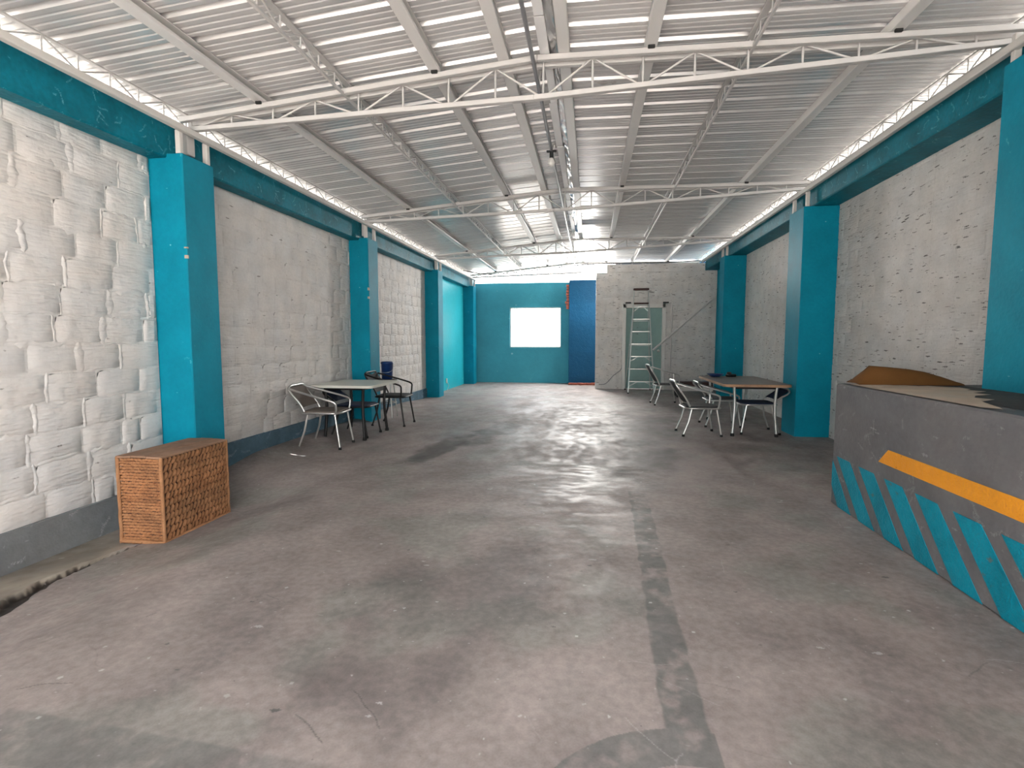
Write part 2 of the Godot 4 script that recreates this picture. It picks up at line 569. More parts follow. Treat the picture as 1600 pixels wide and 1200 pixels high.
func floor_mesh(xs: Array, ds: Array, u0: float, u1: float, v0: float, v1: float) -> ArrayMesh:
	var st := SurfaceTool.new()
	st.begin(Mesh.PRIMITIVE_TRIANGLES)
	st.set_smooth_group(1)
	var nx := xs.size()
	for d in ds:
		for x in xs:
			st.set_uv(Vector2((x - u0) / (u1 - u0), (d - v0) / (v1 - v0)))
			st.add_vertex(P(x, floor_y(x, d), d))
	for j in ds.size() - 1:
		for i in nx - 1:
			var a := j * nx + i
			st.add_index(a); st.add_index(a + nx); st.add_index(a + 1)
			st.add_index(a + 1); st.add_index(a + nx); st.add_index(a + nx + 1)
	st.generate_normals()
	return st.commit()

func floor_material(t: Texture2D, rough_seed: int) -> StandardMaterial3D:
	var m := StandardMaterial3D.new()
	m.albedo_texture = t
	m.roughness = 1.0
	var n := noise_bytes(512, rough_seed, 0.012, 5)
	var f := noise_bytes(512, rough_seed + 1, 0.06, 3)
	var data := PackedByteArray()
	data.resize(512 * 512)
	for i in data.size():
		data[i] = clampi(int(152 + 0.3 * (n[i] - 128) + 0.25 * (f[i] - 128)), 118, 235)
	m.roughness_texture = tex(Image.create_from_data(512, 512, false, Image.FORMAT_L8, data))
	m.roughness_texture_channel = BaseMaterial3D.TEXTURE_CHANNEL_RED
	m.texture_repeat = true
	return m

func build_floor() -> void:
	var f := thing("floor", "worn grey-brown concrete floor with a faded dark lane line", "floor", Vector3.ZERO, 0.0, "", "structure")
	var xs := steps_between([-3.64, 0.05, -3.32, 0.011, -2.98, 0.1, -2.0, 0.3, 3.2])
	var front := put("concrete_slab", floor_mesh(xs, steps_between([-2.6, 0.4, 1.4, 0.035, 3.6, 0.12, 5.6]), -3.66, 3.26, 1.2, 5.6), floor_material(floor_texture(1480, 940, -3.66, 3.26, 1.2, 5.6, 1500, 31), 601), f)
	front.set_meta("label", "front of the floor with the dark lane line")
	put("concrete_slab", floor_mesh(steps_between([-3.64, 0.1, -3.0, 0.3, 3.2]), steps_between([5.6, 0.25, 16.4]), -3.66, 3.26, 5.6, 16.4), floor_material(floor_texture(600, 940, -3.66, 3.26, 5.6, 16.4, 60, 32), 611), f)
	var under := put("ground_slab", box_mesh(Vector3(8.2, 0.3, 19.6), 0.0, P(-0.2, -0.42, 6.9)), M.street, f)
	under.set_meta("label", "sub-base under the slab")
	var street := put("ground", box_mesh(Vector3(160, 0.3, 160), 0.0, Vector3(0, -0.75, 0)), M.street)
	tag(street, "pale open ground outside the hall", "ground", "", "structure")

# ------------------------------------------------------------------ block walls
var block_meshes := []

func make_block_meshes() -> void:
	# a hollow clay block face: 0.345 x 0.188 m, lumpy under thick paint, edges rounded off
	for v in 6:
		var n := fnl(700 + v, 6.0, 3)
		var st := begin()
		st.set_smooth_group(1)
		var g := []
		for j in 5:
			var row := []
			for i in 7:
				var x := lerpf(-0.1725, 0.1725, i / 6.0)
				var y := lerpf(-0.094, 0.094, j / 4.0)
				var edge := i == 0 or i == 6 or j == 0 or j == 4
				var z := 0.0 if not edge else -0.007
				z += 0.0035 * n.get_noise_2d(x * 10.0, y * 10.0)
				if not edge and j % 2 == 0:
					z -= 0.0015
				if edge:
					x += 0.004 * n.get_noise_2d(y * 20.0, 7.0)
					y += 0.004 * n.get_noise_2d(x * 14.0, 3.0)
				elif i == 1 or i == 5:
					x = signf(x) * 0.163
				if not edge and (j == 1 or j == 3):
					y = signf(y) * 0.084
				row.append(Vector3(x, y, z))
			g.append(row)
		for j in 4:
			for i in 6:
				poly(st, [g[j][i], g[j][i + 1], g[j + 1][i + 1], g[j + 1][i]], Vector3(0, 0, -1))
		block_meshes.append(finish(st))

# a painted block wall: "start" is the lower corner where the courses begin, "along" their direction, "face" the side one sees
func block_wall(called: String, label: String, start: Vector3, along: Vector3, length: float, height: float, m: Material, sd: int, lumps: float, relief: float, holes := []) -> Node3D:
	var face := along.cross(Vector3.UP)
	var w := thing(called, label, "wall", Vector3.ZERO, 0.0, "", "structure")
	var r := RandomNumberGenerator.new()
	r.seed = sd
	var basis := Basis(along, Vector3.UP, face)
	var st := begin()
	# the body behind the blocks, left open at the holes
	var cuts := [[0.0, length, 0.0, height]]
	for h in holes:
		cuts = [[0.0, h[0], 0.0, height], [h[1], length, 0.0, height], [h[0], h[1], h[3], height]]
	for c in cuts:
		box(st, start + along * (c[0] + c[1]) / 2 + Vector3.UP * (c[2] + c[3]) / 2 - face * (0.095 + 0.0055 * relief), Vector3(c[1] - c[0], c[3] - c[2], 0.19), basis)
	put("wall_body", finish(st), m, w)
	var joints := begin()
	joints.set_smooth_group(1)
	var rows := int(ceil(height / 0.2))
	for row in rows:
		var y0 := row * 0.2
		var hh := minf(0.2, height - y0)
		if hh < 0.06:
			continue
		var s := -(0.18 if row % 2 == 1 else 0.0) - r.randf() * 0.12
		while s < length - 0.03:
			var ln := 0.36 + r.randf_range(-0.03, 0.03)
			if r.randf() < 0.12:
				ln = r.randf_range(0.16, 0.26)
			var a := maxf(s, 0.0)
			var b := minf(s + ln, length)
			s += ln
			var blocked := false
			for h in holes:
				if b > h[0] and a < h[1] and y0 + hh > h[2] + 0.02 and y0 < h[3]:
					if a < h[0] - 0.08:
						b = h[0]
					elif b > h[1] + 0.08:
						a = h[1]
					else:
						blocked = true
			if blocked or b - a < 0.05:
				continue
			var br := put("brick", block_meshes[r.randi() % block_meshes.size()], m, w)
			var out := r.randf_range(-0.003, 0.004) * relief
			var tilt := Basis(Vector3.UP, r.randf_range(-0.005, 0.005) * relief) * Basis(Vector3.RIGHT, r.randf_range(-0.006, 0.006) * relief)
			br.transform = Transform3D(basis * tilt * Basis.from_scale(Vector3((b - a - 0.012) / 0.345, (hh - 0.010) / 0.188, relief)), start + along * ((a + b) / 2) + Vector3.UP * (y0 + hh / 2) + face * out)
			# mortar squeezed out of the upright joint, and smeared along the bed
			if r.randf() < 0.6 * lumps and b < length - 0.07:
				smear(joints, start + along * b + Vector3.UP * (y0 - 0.01), Vector3.UP, along, face, hh + 0.02, r, lumps)
			if r.randf() < 0.7 * lumps:
				smear(joints, start + along * (a + r.randf() * 0.1) + Vector3.UP * y0, along, Vector3.UP, face, minf(r.randf_range(0.12, b - a + 0.02), maxf(length - a - 0.13, 0.05)), r, lumps * 0.6)
	var jo := put("mortar", finish(joints), m, w)
	jo.set_meta("kind", "stuff")
	return w

func smear(st: SurfaceTool, a: Vector3, dir: Vector3, side: Vector3, face: Vector3, ln: float, r: RandomNumberGenerator, fat: float) -> void:
	var n := maxi(4, int(ln / 0.028))
	var rows := []
	var c := 0.0
	var w := r.randf_range(0.010, 0.034) * (0.5 + 0.6 * fat)
	var tall := r.randf_range(0.2, 1.0)
	if r.randf() < 0.27 * fat:
		w = r.randf_range(0.026, 0.05)
		tall = 1.25
	for k in n + 1:
		c += r.randf_range(-0.009, 0.009)
		var ww := w * (0.55 + r.randf() * 0.9)
		var h := r.randf_range(0.0005, 0.0065) * fat * tall
		if k == 0 or k == n:
			ww *= 0.3; h = -0.004
		var p := a + dir * (ln * k / n)
		rows.append([p + side * (c - ww) - face * 0.006, p + side * (c - ww * 0.35) + face * h, p + side * (c + ww * r.randf_range(0.2, 0.5)) + face * h * r.randf_range(0.5, 1.2), p + side * (c + ww) - face * 0.006])
	for k in n:
		for i in 3:
			poly(st, [rows[k][i], rows[k][i + 1], rows[k + 1][i + 1], rows[k + 1][i]], rows[k][i] - face)

# ------------------------------------------------------------------ roof
func sheet_mesh(x0: float, x1: float, modules: int) -> ArrayMesh:
	# the trapezoid profile runs along the hall, the ribs across it
	var st := begin()
	var prof := []
	for k in modules:
		var o := k * 0.28
		for q in [[0.0, 0.0], [0.014, 0.028], [0.046, 0.028], [0.060, 0.0], [0.098, 0.0], [0.106, 0.005], [0.116, 0.005], [0.124, 0.0], [0.160, 0.0], [0.168, 0.005], [0.178, 0.005], [0.186, 0.0], [0.222, 0.0], [0.230, 0.005], [0.240, 0.005], [0.248, 0.0]]:
			prof.append(Vector2(o + q[0], q[1]))
	prof.append(Vector2(modules * 0.28, 0.0))
	prof.append(Vector2(modules * 0.28 + 0.014, 0.029))
	prof.append(Vector2(modules * 0.28 + 0.03, 0.029))
	for k in prof.size() - 1:
		var a: Vector2 = prof[k]
		var b: Vector2 = prof[k + 1]
		poly(st, [Vector3(x0, roof_y(x0) + a.y, -a.x), Vector3(x1, roof_y(x1) + a.y, -a.x), Vector3(x1, roof_y(x1) + b.y, -b.x), Vector3(x0, roof_y(x0) + b.y, -b.x)], Vector3((x0 + x1) / 2, 50, 0))
	return finish(st)

func build_roof() -> void:
	var c := thing("ceiling", "underside of the pale ribbed metal sheet roof with low ridge", "ceiling", Vector3.ZERO, 0.0, "", "structure")
	var lm := sheet_mesh(-3.69, RIDGE_X + 0.06, 3)
	var rm := sheet_mesh(RIDGE_X - 0.02, 3.17, 3)
	for k in 22:
		var d := -2.4 + k * 0.84
		put("roof_sheet", lm, M.sheet, c).position = Vector3(0, 0, -d)
		put("roof_sheet", rm, M.sheet, c).position = Vector3(0, 0, -d)

func chord_top(x: float) -> float:
	return roof_y(x) - 0.105

func chord_low(x: float) -> float:
	if x < -0.45:
		return lerpf(3.075, 3.16, (x + 3.45) / 3.0)
	return lerpf(3.16, 3.335, (x + 0.45) / 3.35)

func build_truss(d: float, label: String) -> void:
	var t := thing("roof_truss", label, "truss", P(0, 3.0, d), 0.0, "white roof trusses")
	var o := Vector3(0, 3.0, 0)
	var xa := -3.44
	var xb := 2.93
	# two angles side by side make the upper chord
	for side in [-0.055, 0.055]:
		var st := begin()
		bar(st, Vector3(xa, chord_top(xa), side) - o, Vector3(RIDGE_X, chord_top(RIDGE_X), side) - o, 0.04, 0.045, Vector3.UP, 0.004)
		bar(st, Vector3(RIDGE_X, chord_top(RIDGE_X), side) - o, Vector3(xb, chord_top(xb), side) - o, 0.04, 0.045, Vector3.UP, 0.004)
		put("top_chord", finish(st), M.steel, t)
	var sl := begin()
	bar(sl, Vector3(xa, chord_low(xa), 0) - o, Vector3(-0.45, chord_low(-0.45), 0) - o, 0.038, 0.05, Vector3.UP, 0.004)
	bar(sl, Vector3(-0.45, chord_low(-0.45), 0) - o, Vector3(xb, chord_low(xb), 0) - o, 0.038, 0.05, Vector3.UP, 0.004)
	put("bottom_chord", finish(sl), M.steel, t)
	var pitch := 0.375
	var n := int((xb - xa) / pitch)
	for k in n + 1:
		var x := xa + 0.06 + k * pitch
		if x > xb - 0.05:
			break
		put("web_bar", tube_mesh([Vector3(x, chord_low(x), 0) - o, Vector3(x, chord_top(x), 0) - o], 0.0085, 6), M.steel, t)
		var x2 := x + pitch
		if x2 < xb - 0.02:
			if k % 2 == 0:
				put("web_bar", tube_mesh([Vector3(x + 0.02, chord_low(x + 0.02), 0.012) - o, Vector3(x2, chord_top(x2), 0.012) - o], 0.0085, 6), M.steel, t)
			else:
				put("web_bar", tube_mesh([Vector3(x, chord_top(x), 0.012) - o, Vector3(x2 - 0.02, chord_low(x2 - 0.02), 0.012) - o], 0.0085, 6), M.steel, t)
	# black cleats where the flat purlins cross
	for x in [-2.70, -1.22, 0.42, 2.08]:
		put("cleat", box_mesh(Vector3(0.05, 0.05, 0.022), 0.004, Vector3(x, chord_top(x) + 0.03, 0.09) - o), M.black, t)
	# short posts on the column heads
	put("bearing_post", box_mesh(Vector3(0.06, chord_low(xa) - 2.86, 0.09), 0.005, Vector3(xa + 0.02, (chord_low(xa) + 2.86) / 2 - 3.0, 0)), M.steel, t)
	put("bearing_post", box_mesh(Vector3(0.06, chord_low(xb) - 3.06, 0.09), 0.005, Vector3(xb - 0.02, (chord_low(xb) + 3.06) / 2 - 3.0, 0)), M.steel, t)

func build_purlin(x: float, label: String) -> void:
	var y := roof_y(x) - 0.04
	var st := begin()
	# a lipped channel, open to the side
	var d0 := -2.3
	var d1 := 16.0
	bar(st, P(x, y - 0.036, d0), P(x, y - 0.036, d1), 0.085, 0.006, Vector3.RIGHT, 0.002)
	bar(st, P(x, y + 0.030, d0), P(x, y + 0.030, d1), 0.085, 0.006, Vector3.RIGHT, 0.002)
	bar(st, P(x - 0.040, y - 0.003, d0), P(x - 0.040, y - 0.003, d1), 0.066, 0.006, Vector3.UP, 0.002)
	bar(st, P(x + 0.040, y - 0.025, d0), P(x + 0.040, y - 0.025, d1), 0.02, 0.005, Vector3.UP, 0.002)
	tag(put("purlin", finish(st), M.purlin), label, "purlin", "solid roof purlins")

func build_lattice(x: float, drop: float, label: String, wide := 0.05) -> void:
	var t := thing("lattice_purlin", label, "purlin", P(x, roof_y(x), 0), 0.0, "lattice roof purlins")
	var d0 := -2.3
	var d1 := 16.0
	put("top_chord", bar_mesh(P(0, -0.018, d0), P(0, -0.018, d1), wide, 0.012, Vector3.RIGHT, 0.002), M.steel, t)
	put("bottom_chord", bar_mesh(P(0, -drop, d0), P(0, -drop, d1), 0.022, 0.022, Vector3.RIGHT, 0.003), M.steel, t)
	# the bent rod between the chords: single bars where they can be told apart, one rod beyond
	var post := tube_mesh([Vector3(0, -drop, 0), Vector3(0, -0.02, 0)], 0.006, 5)
	var up := tube_mesh([Vector3(0, -drop, 0), Vector3(0, -0.02, -0.25)], 0.006, 5)
	var down := tube_mesh([Vector3(0, -0.02, 0), Vector3(0, -drop, -0.25)], 0.006, 5)
	var d := 0.4
	var k := 0
	while d < 15.8:
		put("web_bar", post, M.steel, t).position = Vector3(0, 0, -d)
		put("web_bar", up if k % 2 == 0 else down, M.steel, t).position = Vector3(0, 0, -d)
		d += 0.25
		k += 1

# ------------------------------------------------------------------ columns, beams, plinths
func build_column(label: String, left: bool, d0: float, w: float, top: float, chips := []) -> void:
	var xa := -3.85 if left else XR
	var xb := XL if left else 3.4
	var c := thing("column", label, "column", P((xa + xb) / 2, 0, d0 + w / 2), 0.0, "", "structure")
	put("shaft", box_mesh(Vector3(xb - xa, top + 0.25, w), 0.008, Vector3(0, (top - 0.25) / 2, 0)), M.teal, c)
	for q in chips:   # knocks on the corner that bare the render
		var ch := put("chipped_spot", box_mesh(Vector3(0.035, q[1], 0.035), 0.012), M.bare_plaster, c)
		ch.position = Vector3((xb - xa) / 2 * (1 if left else -1) - 0.014, q[0], w / 2 - 0.014)
		ch.rotation = Vector3(0.0, 0.05, 0.03)
	# short channels that carry the rail stand on the column head
	var x := (XL - 0.045 if left else XR + 0.05) - (xa + xb) / 2
	var h := 0.19
	for z in [w / 2 - 0.03, -w / 2 + 0.03]:
		put("rail_post", box_mesh(Vector3(0.045, h, 0.04), 0.004, Vector3(x, top + h / 2, z)), M.rail, c)

func build_beam(label: String, left: bool, d0: float, d1: float) -> void:
	var a := Vector3(-3.86, 2.79, 0) if left else Vector3(2.84, 3.02, 0)
	var b := Vector3(-3.47, 3.10, 0) if left else Vector3(3.42, 3.30, 0)
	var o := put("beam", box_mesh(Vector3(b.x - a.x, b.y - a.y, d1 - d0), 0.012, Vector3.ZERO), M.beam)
	o.position = P((a.x + b.x) / 2, (a.y + b.y) / 2, (d0 + d1) / 2)
	put("mortar_cap", box_mesh(Vector3(b.x - a.x - 0.02, 0.02, d1 - d0), 0.004, Vector3(0, (b.y - a.y) / 2 + 0.008, 0)), M.bare_concrete, o)
	tag(o, label, "beam", "", "structure")

func build_plinth(called: String, label: String, m: Material, d0: float, d1: float, top: float) -> void:
	var st := begin()
	var n := int((d1 - d0) / 0.4) + 1
	for k in n:
		var a := lerpf(d0, d1, float(k) / n)
		var b := lerpf(d0, d1, float(k + 1) / n)
		var pts := [P(XLW + 0.018, floor_y(XLW, a) - 0.03, a), P(XLW + 0.018, floor_y(XLW, b) - 0.03, b), P(XLW + 0.018, top, b), P(XLW + 0.018, top, a)]
		poly(st, pts, P(-5, 0, a))
		poly(st, [P(XLW + 0.018, top, a), P(XLW + 0.018, top, b), P(XLW - 0.02, top + 0.012, b), P(XLW - 0.02, top + 0.012, a)], P(XLW, -3, a))
		poly(st, [P(XLW - 0.05, floor_y(XLW, a) - 0.03, a), P(XLW - 0.05, floor_y(XLW, b) - 0.03, b), P(XLW - 0.05, top + 0.01, b), P(XLW - 0.05, top + 0.01, a)], P(0, 0, a))
	tag(put(called, finish(st), m), label, "baseboard", "", "structure")

# ------------------------------------------------------------------ furniture
func foot_cap(r := 0.016, h := 0.03) -> ArrayMesh:
	var st := begin()
	lathe(st, [Vector2(0, 0), Vector2(r * 1.2, 0), Vector2(r * 1.25, h * 0.4), Vector2(r, h), Vector2(0, h)], Vector3.ZERO, 10)
	return finish(st)

# an armchair or a side chair that faces local +x; sh is the height of the seat
func make_chair(called: String, label: String, at: Vector3, turn: float, frame: Material, fabric: Material, arms: bool, sh := 0.44, top := 0.78, group := "") -> Node3D:
	var t := thing(called, label, "chair", at, turn, group)
	var w := 0.23
	# seat: a shallow dish of fabric in its rim
	var st := begin()
	slab(st, rounded_rect(0.44, 0.45, 0.09), sh - 0.016, sh + 0.012, 0.01)
	put("seat", finish(st), fabric, t)
	var rim := []
	for p in rounded_rect(0.47, 0.48, 0.10):
		rim.append(Vector3(p.x, sh - 0.012, p.y))
	rim.append(rim[0])
	put("seat_rim", tube_mesh(rim, 0.012, 7), frame, t)
	# back: a bent tube that leans away, and the panel it holds
	var lean := 0.17
	var y0 := sh + 0.01
	var b := curve([Vector3(-0.18, y0, -w), Vector3(-0.24, lerpf(y0, top, 0.35), -w), Vector3(-0.19 - lean, top - 0.05, -w + 0.005), Vector3(-0.20 - lean, top, -w + 0.06), Vector3(-0.20 - lean, top + 0.004, 0), Vector3(-0.20 - lean, top, w - 0.06), Vector3(-0.19 - lean, top - 0.05, w - 0.005), Vector3(-0.24, lerpf(y0, top, 0.35), w), Vector3(-0.18, y0, w)], 4)
	put("back_frame", tube_mesh(b, 0.0125, 8), frame, t)
	var pn := begin()
	pn.set_smooth_group(1)
	var rows := []
	for k in 7:
		var f := k / 6.0
		var y := lerpf(y0 + 0.05, top - 0.012, f)
		var x := -0.18 - lean * pow(f, 0.9) - 0.015
		var row := []
		for i in 7:
			var g := i / 3.0 - 1.0
			row.append(Vector3(x - 0.02 * (1.0 - g * g), y, g * (w - 0.022)))
		rows.append(row)
	for k in 6:
		for i in 6:
			poly(pn, [rows[k][i], rows[k][i + 1], rows[k + 1][i + 1], rows[k + 1][i]], rows[k][i] - Vector3(1, 0, 0))
			var off := Vector3(-0.008, 0, 0)
			poly(pn, [rows[k][i] + off, rows[k][i + 1] + off, rows[k + 1][i + 1] + off, rows[k + 1][i] + off], rows[k][i] + Vector3(1, 0, 0))
	put("backrest", finish(pn), fabric, t)
	# legs, splayed, with dark caps; those of the back start under the back frame
	for s in [-1.0, 1.0]:
		var fl := put("leg", tube_mesh([Vector3(0.17, sh - 0.01, s * 0.21), Vector3(0.20, sh * 0.55, s * 0.222), Vector3(0.235, 0.02, s * 0.235)], 0.0145, 8, 0.0115), frame, t)
		put("foot_cap", foot_cap(), M.rubber, fl).position = Vector3(0.2355, 0, s * 0.2352)
		var rl := put("leg", tube_mesh([Vector3(-0.15, sh - 0.01, s * 0.21), Vector3(-0.19, sh * 0.5, s * 0.222), Vector3(-0.26, 0.02, s * 0.235)], 0.0145, 8, 0.0115), frame, t)
		put("foot_cap", foot_cap(), M.rubber, rl).position = Vector3(-0.2605, 0, s * 0.2352)
		if arms:
			var a := curve([Vector3(-0.19 - lean * 0.95, top - 0.03, s * (w + 0.005)), Vector3(-0.10, top - 0.10, s * (w + 0.03)), Vector3(0.10, top - 0.155, s * (w + 0.035)), Vector3(0.19, top - 0.19, s * (w + 0.025)), Vector3(0.20, top - 0.25, s * (w + 0.015)), Vector3(0.19, sh - 0.01, s * w)], 5)
			put("armrest", tube_mesh(a, 0.013, 8), frame, t)
	return t

func make_table(label: String, at: Vector3, turn: float, w: float, l: float, h: float, top: Material, edge: Material, leg: Material) -> Node3D:
	var t := thing("table", label, "table", at, turn)
	var st := begin()
	slab(st, rounded_rect(w - 0.012, l - 0.012, 0.06), h - 0.026, h, 0.003)
	put("tabletop", finish(st), top, t)
	st = begin()
	var ring := rounded_rect(w, l, 0.066)
	# the edge band runs round the top
	for k in ring.size():
		var a: Vector2 = ring[k]
		var b: Vector2 = ring[(k + 1) % ring.size()]
		var ai := a * (1.0 - 0.012 / a.length())
		var bi := b * (1.0 - 0.012 / b.length())
		poly(st, [Vector3(a.x, h - 0.034, a.y), Vector3(b.x, h - 0.034, b.y), Vector3(b.x, h - 0.002, b.y), Vector3(a.x, h - 0.002, a.y)], Vector3(0, h - 0.02, 0))
		poly(st, [Vector3(a.x, h - 0.034, a.y), Vector3(b.x, h - 0.034, b.y), Vector3(bi.x, h - 0.034, bi.y), Vector3(ai.x, h - 0.034, ai.y)], Vector3(0, h, 0))
		poly(st, [Vector3(a.x, h - 0.002, a.y), Vector3(b.x, h - 0.002, b.y), Vector3(bi.x, h + 0.001, bi.y), Vector3(ai.x, h + 0.001, ai.y)], Vector3(0, 0, 0))
	put("edge_band", finish(st), edge, t)
	var fx := w / 2 - 0.16
	var fz := l / 2 - 0.12
	st = begin()
	for s in [-1.0, 1.0]:
		bar(st, Vector3(s * fx, h - 0.05, -fz), Vector3(s * fx, h - 0.05, fz), 0.035, 0.02, Vector3.UP, 0.003)
		bar(st, Vector3(-fx, h - 0.05, s * fz), Vector3(fx, h - 0.05, s * fz), 0.035, 0.02, Vector3.UP, 0.003)
	put("under_frame", finish(st), M.dark_metal, t)
	for sx in [-1.0, 1.0]:
		for sz in [-1.0, 1.0]:
			var p := curve([Vector3(sx * fx, h - 0.045, sz * fz), Vector3(sx * (fx - 0.015), h * 0.55, sz * (fz - 0.012)), Vector3(sx * (fx + 0.01), 0.03, sz * (fz + 0.01))], 5)
			var tl := put("leg", tube_mesh(p, 0.019, 9), leg, t)
			put("foot_cap", foot_cap(0.022, 0.04), M.rubber, tl).position = Vector3(sx * (fx + 0.01), 0, sz * (fz + 0.01))
	return t

func build_basket() -> void:
	# a woven hamper lying by the wall, its weave standing proud of the frame
	var wx := 0.345
	var h := 0.615
	var lz := 0.69
	var t := thing("wicker_basket", "brown woven wicker hamper with wooden lid beside the left wall", "basket", P(-3.095, -0.135, 3.66), 0.0)
	put("body", box_mesh(Vector3(wx - 0.03, h - 0.03, lz - 0.03), 0.01, Vector3(0, h / 2, 0)), M.wicker_dark, t)
	# lid boards, a little uneven
	for k in 3:
		var b := put("lid_board", box_mesh(Vector3((wx + 0.012) / 3 - 0.004, 0.016, lz + 0.012), 0.004), M.wood_lid, t)
		b.position = Vector3((k - 1) * (wx + 0.012) / 3, h + 0.006 - absf(k - 1) * 0.004, 0)
		b.rotation.z = (k - 1) * -0.03
	for sx in [-1.0, 1.0]:
		for sz in [-1.0, 1.0]:
			var pts := []
			for k in 14:
				pts.append(Vector3(sx * (wx / 2 - 0.004 + 0.0014 * sin(k * 2.1)), lerpf(0.0, h, k / 13.0), sz * (lz / 2 - 0.004 + 0.0014 * cos(k * 1.7))))
			put("corner_post", tube_mesh(pts, 0.013, 7), M.wicker_light, t)
	for sx in [-1.0, 1.0]:
		put("rim", tube_mesh(curve([Vector3(sx * (wx / 2 - 0.002), 0.014, -lz / 2), Vector3(sx * (wx / 2 + 0.004), 0.018, 0), Vector3(sx * (wx / 2 - 0.002), 0.014, lz / 2)]), 0.015, 7), M.wicker_light, t)
	for sz in [-1.0, 1.0]:
		put("rim", tube_mesh([Vector3(-wx / 2, 0.014, sz * (lz / 2 - 0.002)), Vector3(wx / 2, 0.014, sz * (lz / 2 - 0.002))], 0.015, 7), M.wicker_light, t)
	# coarse slanted braids on the long sides, finer level strands on the ends
	var r := RandomNumberGenerator.new()
	r.seed = 61
	for sx in [-1.0, 1.0]:
		var sts := [begin(), begin()]
		var rows := 12
		var cols := 34
		for j in rows:
			for i in cols:
				var y := 0.022 + (h - 0.03) * (j + 0.5) / rows
				var z := -lz / 2 + 0.02 + (lz - 0.04) * (i + 0.5 + 0.35 * (j % 2)) / cols
				var c := Vector3(sx * (wx / 2 - 0.012), y + r.randf_range(-0.003, 0.003), z)
				var st: SurfaceTool = sts[i % 2]
				st.set_smooth_group(1)
				lozenge(st, c, Vector3(0, 0.034, -0.017 * r.randf_range(0.7, 1.2)), Vector3(0, 0, 0.0064 if i % 2 == 0 else 0.0098), Vector3(sx * (r.randf_range(0.018, 0.027) if i % 2 == 0 else 0.007), 0, 0))
		for k in 2:
			put("side_weave", finish(sts[k]), M.wicker if k == 0 else M.wicker_mid, t).set_meta("kind", "stuff")
	for sz in [-1.0, 1.0]:
		var st := begin()
		st.set_smooth_group(1)
		var rows := 28
		var cols := 12
		for j in rows:
			for i in cols:
				var y := 0.022 + (h - 0.03) * (j + 0.5) / rows
				var x := -wx / 2 + 0.008 + (wx - 0.016) * (i + 0.5 + 0.5 * (j % 2) - 0.25) / cols
				lozenge(st, Vector3(x, y + r.randf_range(-0.002, 0.002), sz * (lz / 2 - 0.014)), Vector3(0.019, r.randf_range(-0.002, 0.002), 0), Vector3(0, 0.0095, 0), Vector3(0, 0, sz * r.randf_range(0.008, 0.016)))
		put("end_weave", finish(st), M.wicker, t).set_meta("kind", "stuff")

func lozenge(st: SurfaceTool, c: Vector3, u: Vector3, v: Vector3, n: Vector3) -> void:
	var ends := [c - u, c + u]
	var ring := [c - u * 0.55 - v, c + u * 0.55 - v, c + u * 0.55 + v, c - u * 0.55 + v]
	var top := [c - u * 0.45 + n, c + u * 0.45 + n]
	var inside := c - n * 3.0
	poly(st, [ring[0], ring[1], top[1], top[0]], inside)
	poly(st, [ring[3], ring[2], top[1], top[0]], inside)
	poly(st, [ends[0], ring[0], top[0]], inside)
	poly(st, [ends[0], ring[3], top[0]], inside)
	poly(st, [ends[1], ring[1], top[1]], inside)
	poly(st, [ends[1], ring[2], top[1]], inside)

func build_counter() -> void:
	var x0 := 1.915
	var h := 0.955
	var d0 := -1.0
	var d1 := 4.57
	var t := thing("counter", "dark grey masonry counter with yellow band and slanted teal stripes", "counter", P(x0, 0, d1))
	var o := P(x0, 0, d1)
	put("body", counter_body(x0, h, d0, d1, o), M.counter, t)
	var st := begin()
	poly(st, [P(x0 + 0.03, h + 0.003, d0 + 0.02) - o, P(XR - 0.01, h + 0.003, d0 + 0.02) - o, P(XR - 0.01, h + 0.003, d1 - 0.02) - o, P(x0 + 0.40, h + 0.003, d1 - 0.02) - o, P(x0 + 0.20, h + 0.003, 4.2) - o], Vector3(0, -5, 0))
	put("top_coat", finish(st), M.counter_top, t)
	# where the coat has broken away the plaster shows, with a ragged edge
	var edge := []
	for q in [[1.96, 4.45], [2.03, 4.42], [2.08, 4.37], [2.16, 4.40], [2.22, 4.34], [2.30, 4.36], [2.36, 4.30], [2.44, 4.34], [2.50, 4.26], [2.58, 4.22], [2.56, 4.08], [2.50, 4.02], [2.56, 3.93], [2.48, 3.86], [2.40, 3.80], [2.44, 3.70], [2.30, 3.62], [2.22, 3.50], [2.26, 3.40], [2.12, 3.28], [2.06, 3.12], [2.02, 3.0], [1.985, 2.93], [1.935, 3.0], [1.932, 3.6], [1.932, 4.2]]:
		edge.append(Vector2(q[0], -q[1]))
	st = begin()
	var ind := Geometry2D.triangulate_polygon(PackedVector2Array(edge))
	for k in range(0, ind.size(), 3):
		var pts := []
		for e in 3:
			var p: Vector2 = edge[ind[k + e]]
			pts.append(Vector3(p.x, h + 0.0065, p.y) - o)
		poly(st, pts, Vector3(pts[0].x, -5, pts[0].z))
	put("bare_patch", finish(st), M.bare_plaster, t).set_meta("label", "beige patch of bare plaster on the counter top")
	# painted markings, a coat of paint thick
	var face := x0 - 0.0025
	flat_mark(t, o, face, [[0.587, 3.772], [0.487, 3.885], [0.487, 0.7], [0.587, 0.7]], M.paint_yellow, "yellow_band")
	for k in 11:
		var s := 4.492 - k * 0.343
		if s - 0.6 < 0.6:
			break
		flat_mark(t, o, face, [[0.392, s], [0.392, s - 0.21], [0.006, s - 0.60], [0.006, s - 0.385]], M.paint_teal, "teal_stripe")
	flat_mark(t, o, face, [[0.345, 4.562], [0.006, 4.23], [0.006, 4.44], [0.15, 4.562]], M.paint_teal, "teal_stripe")

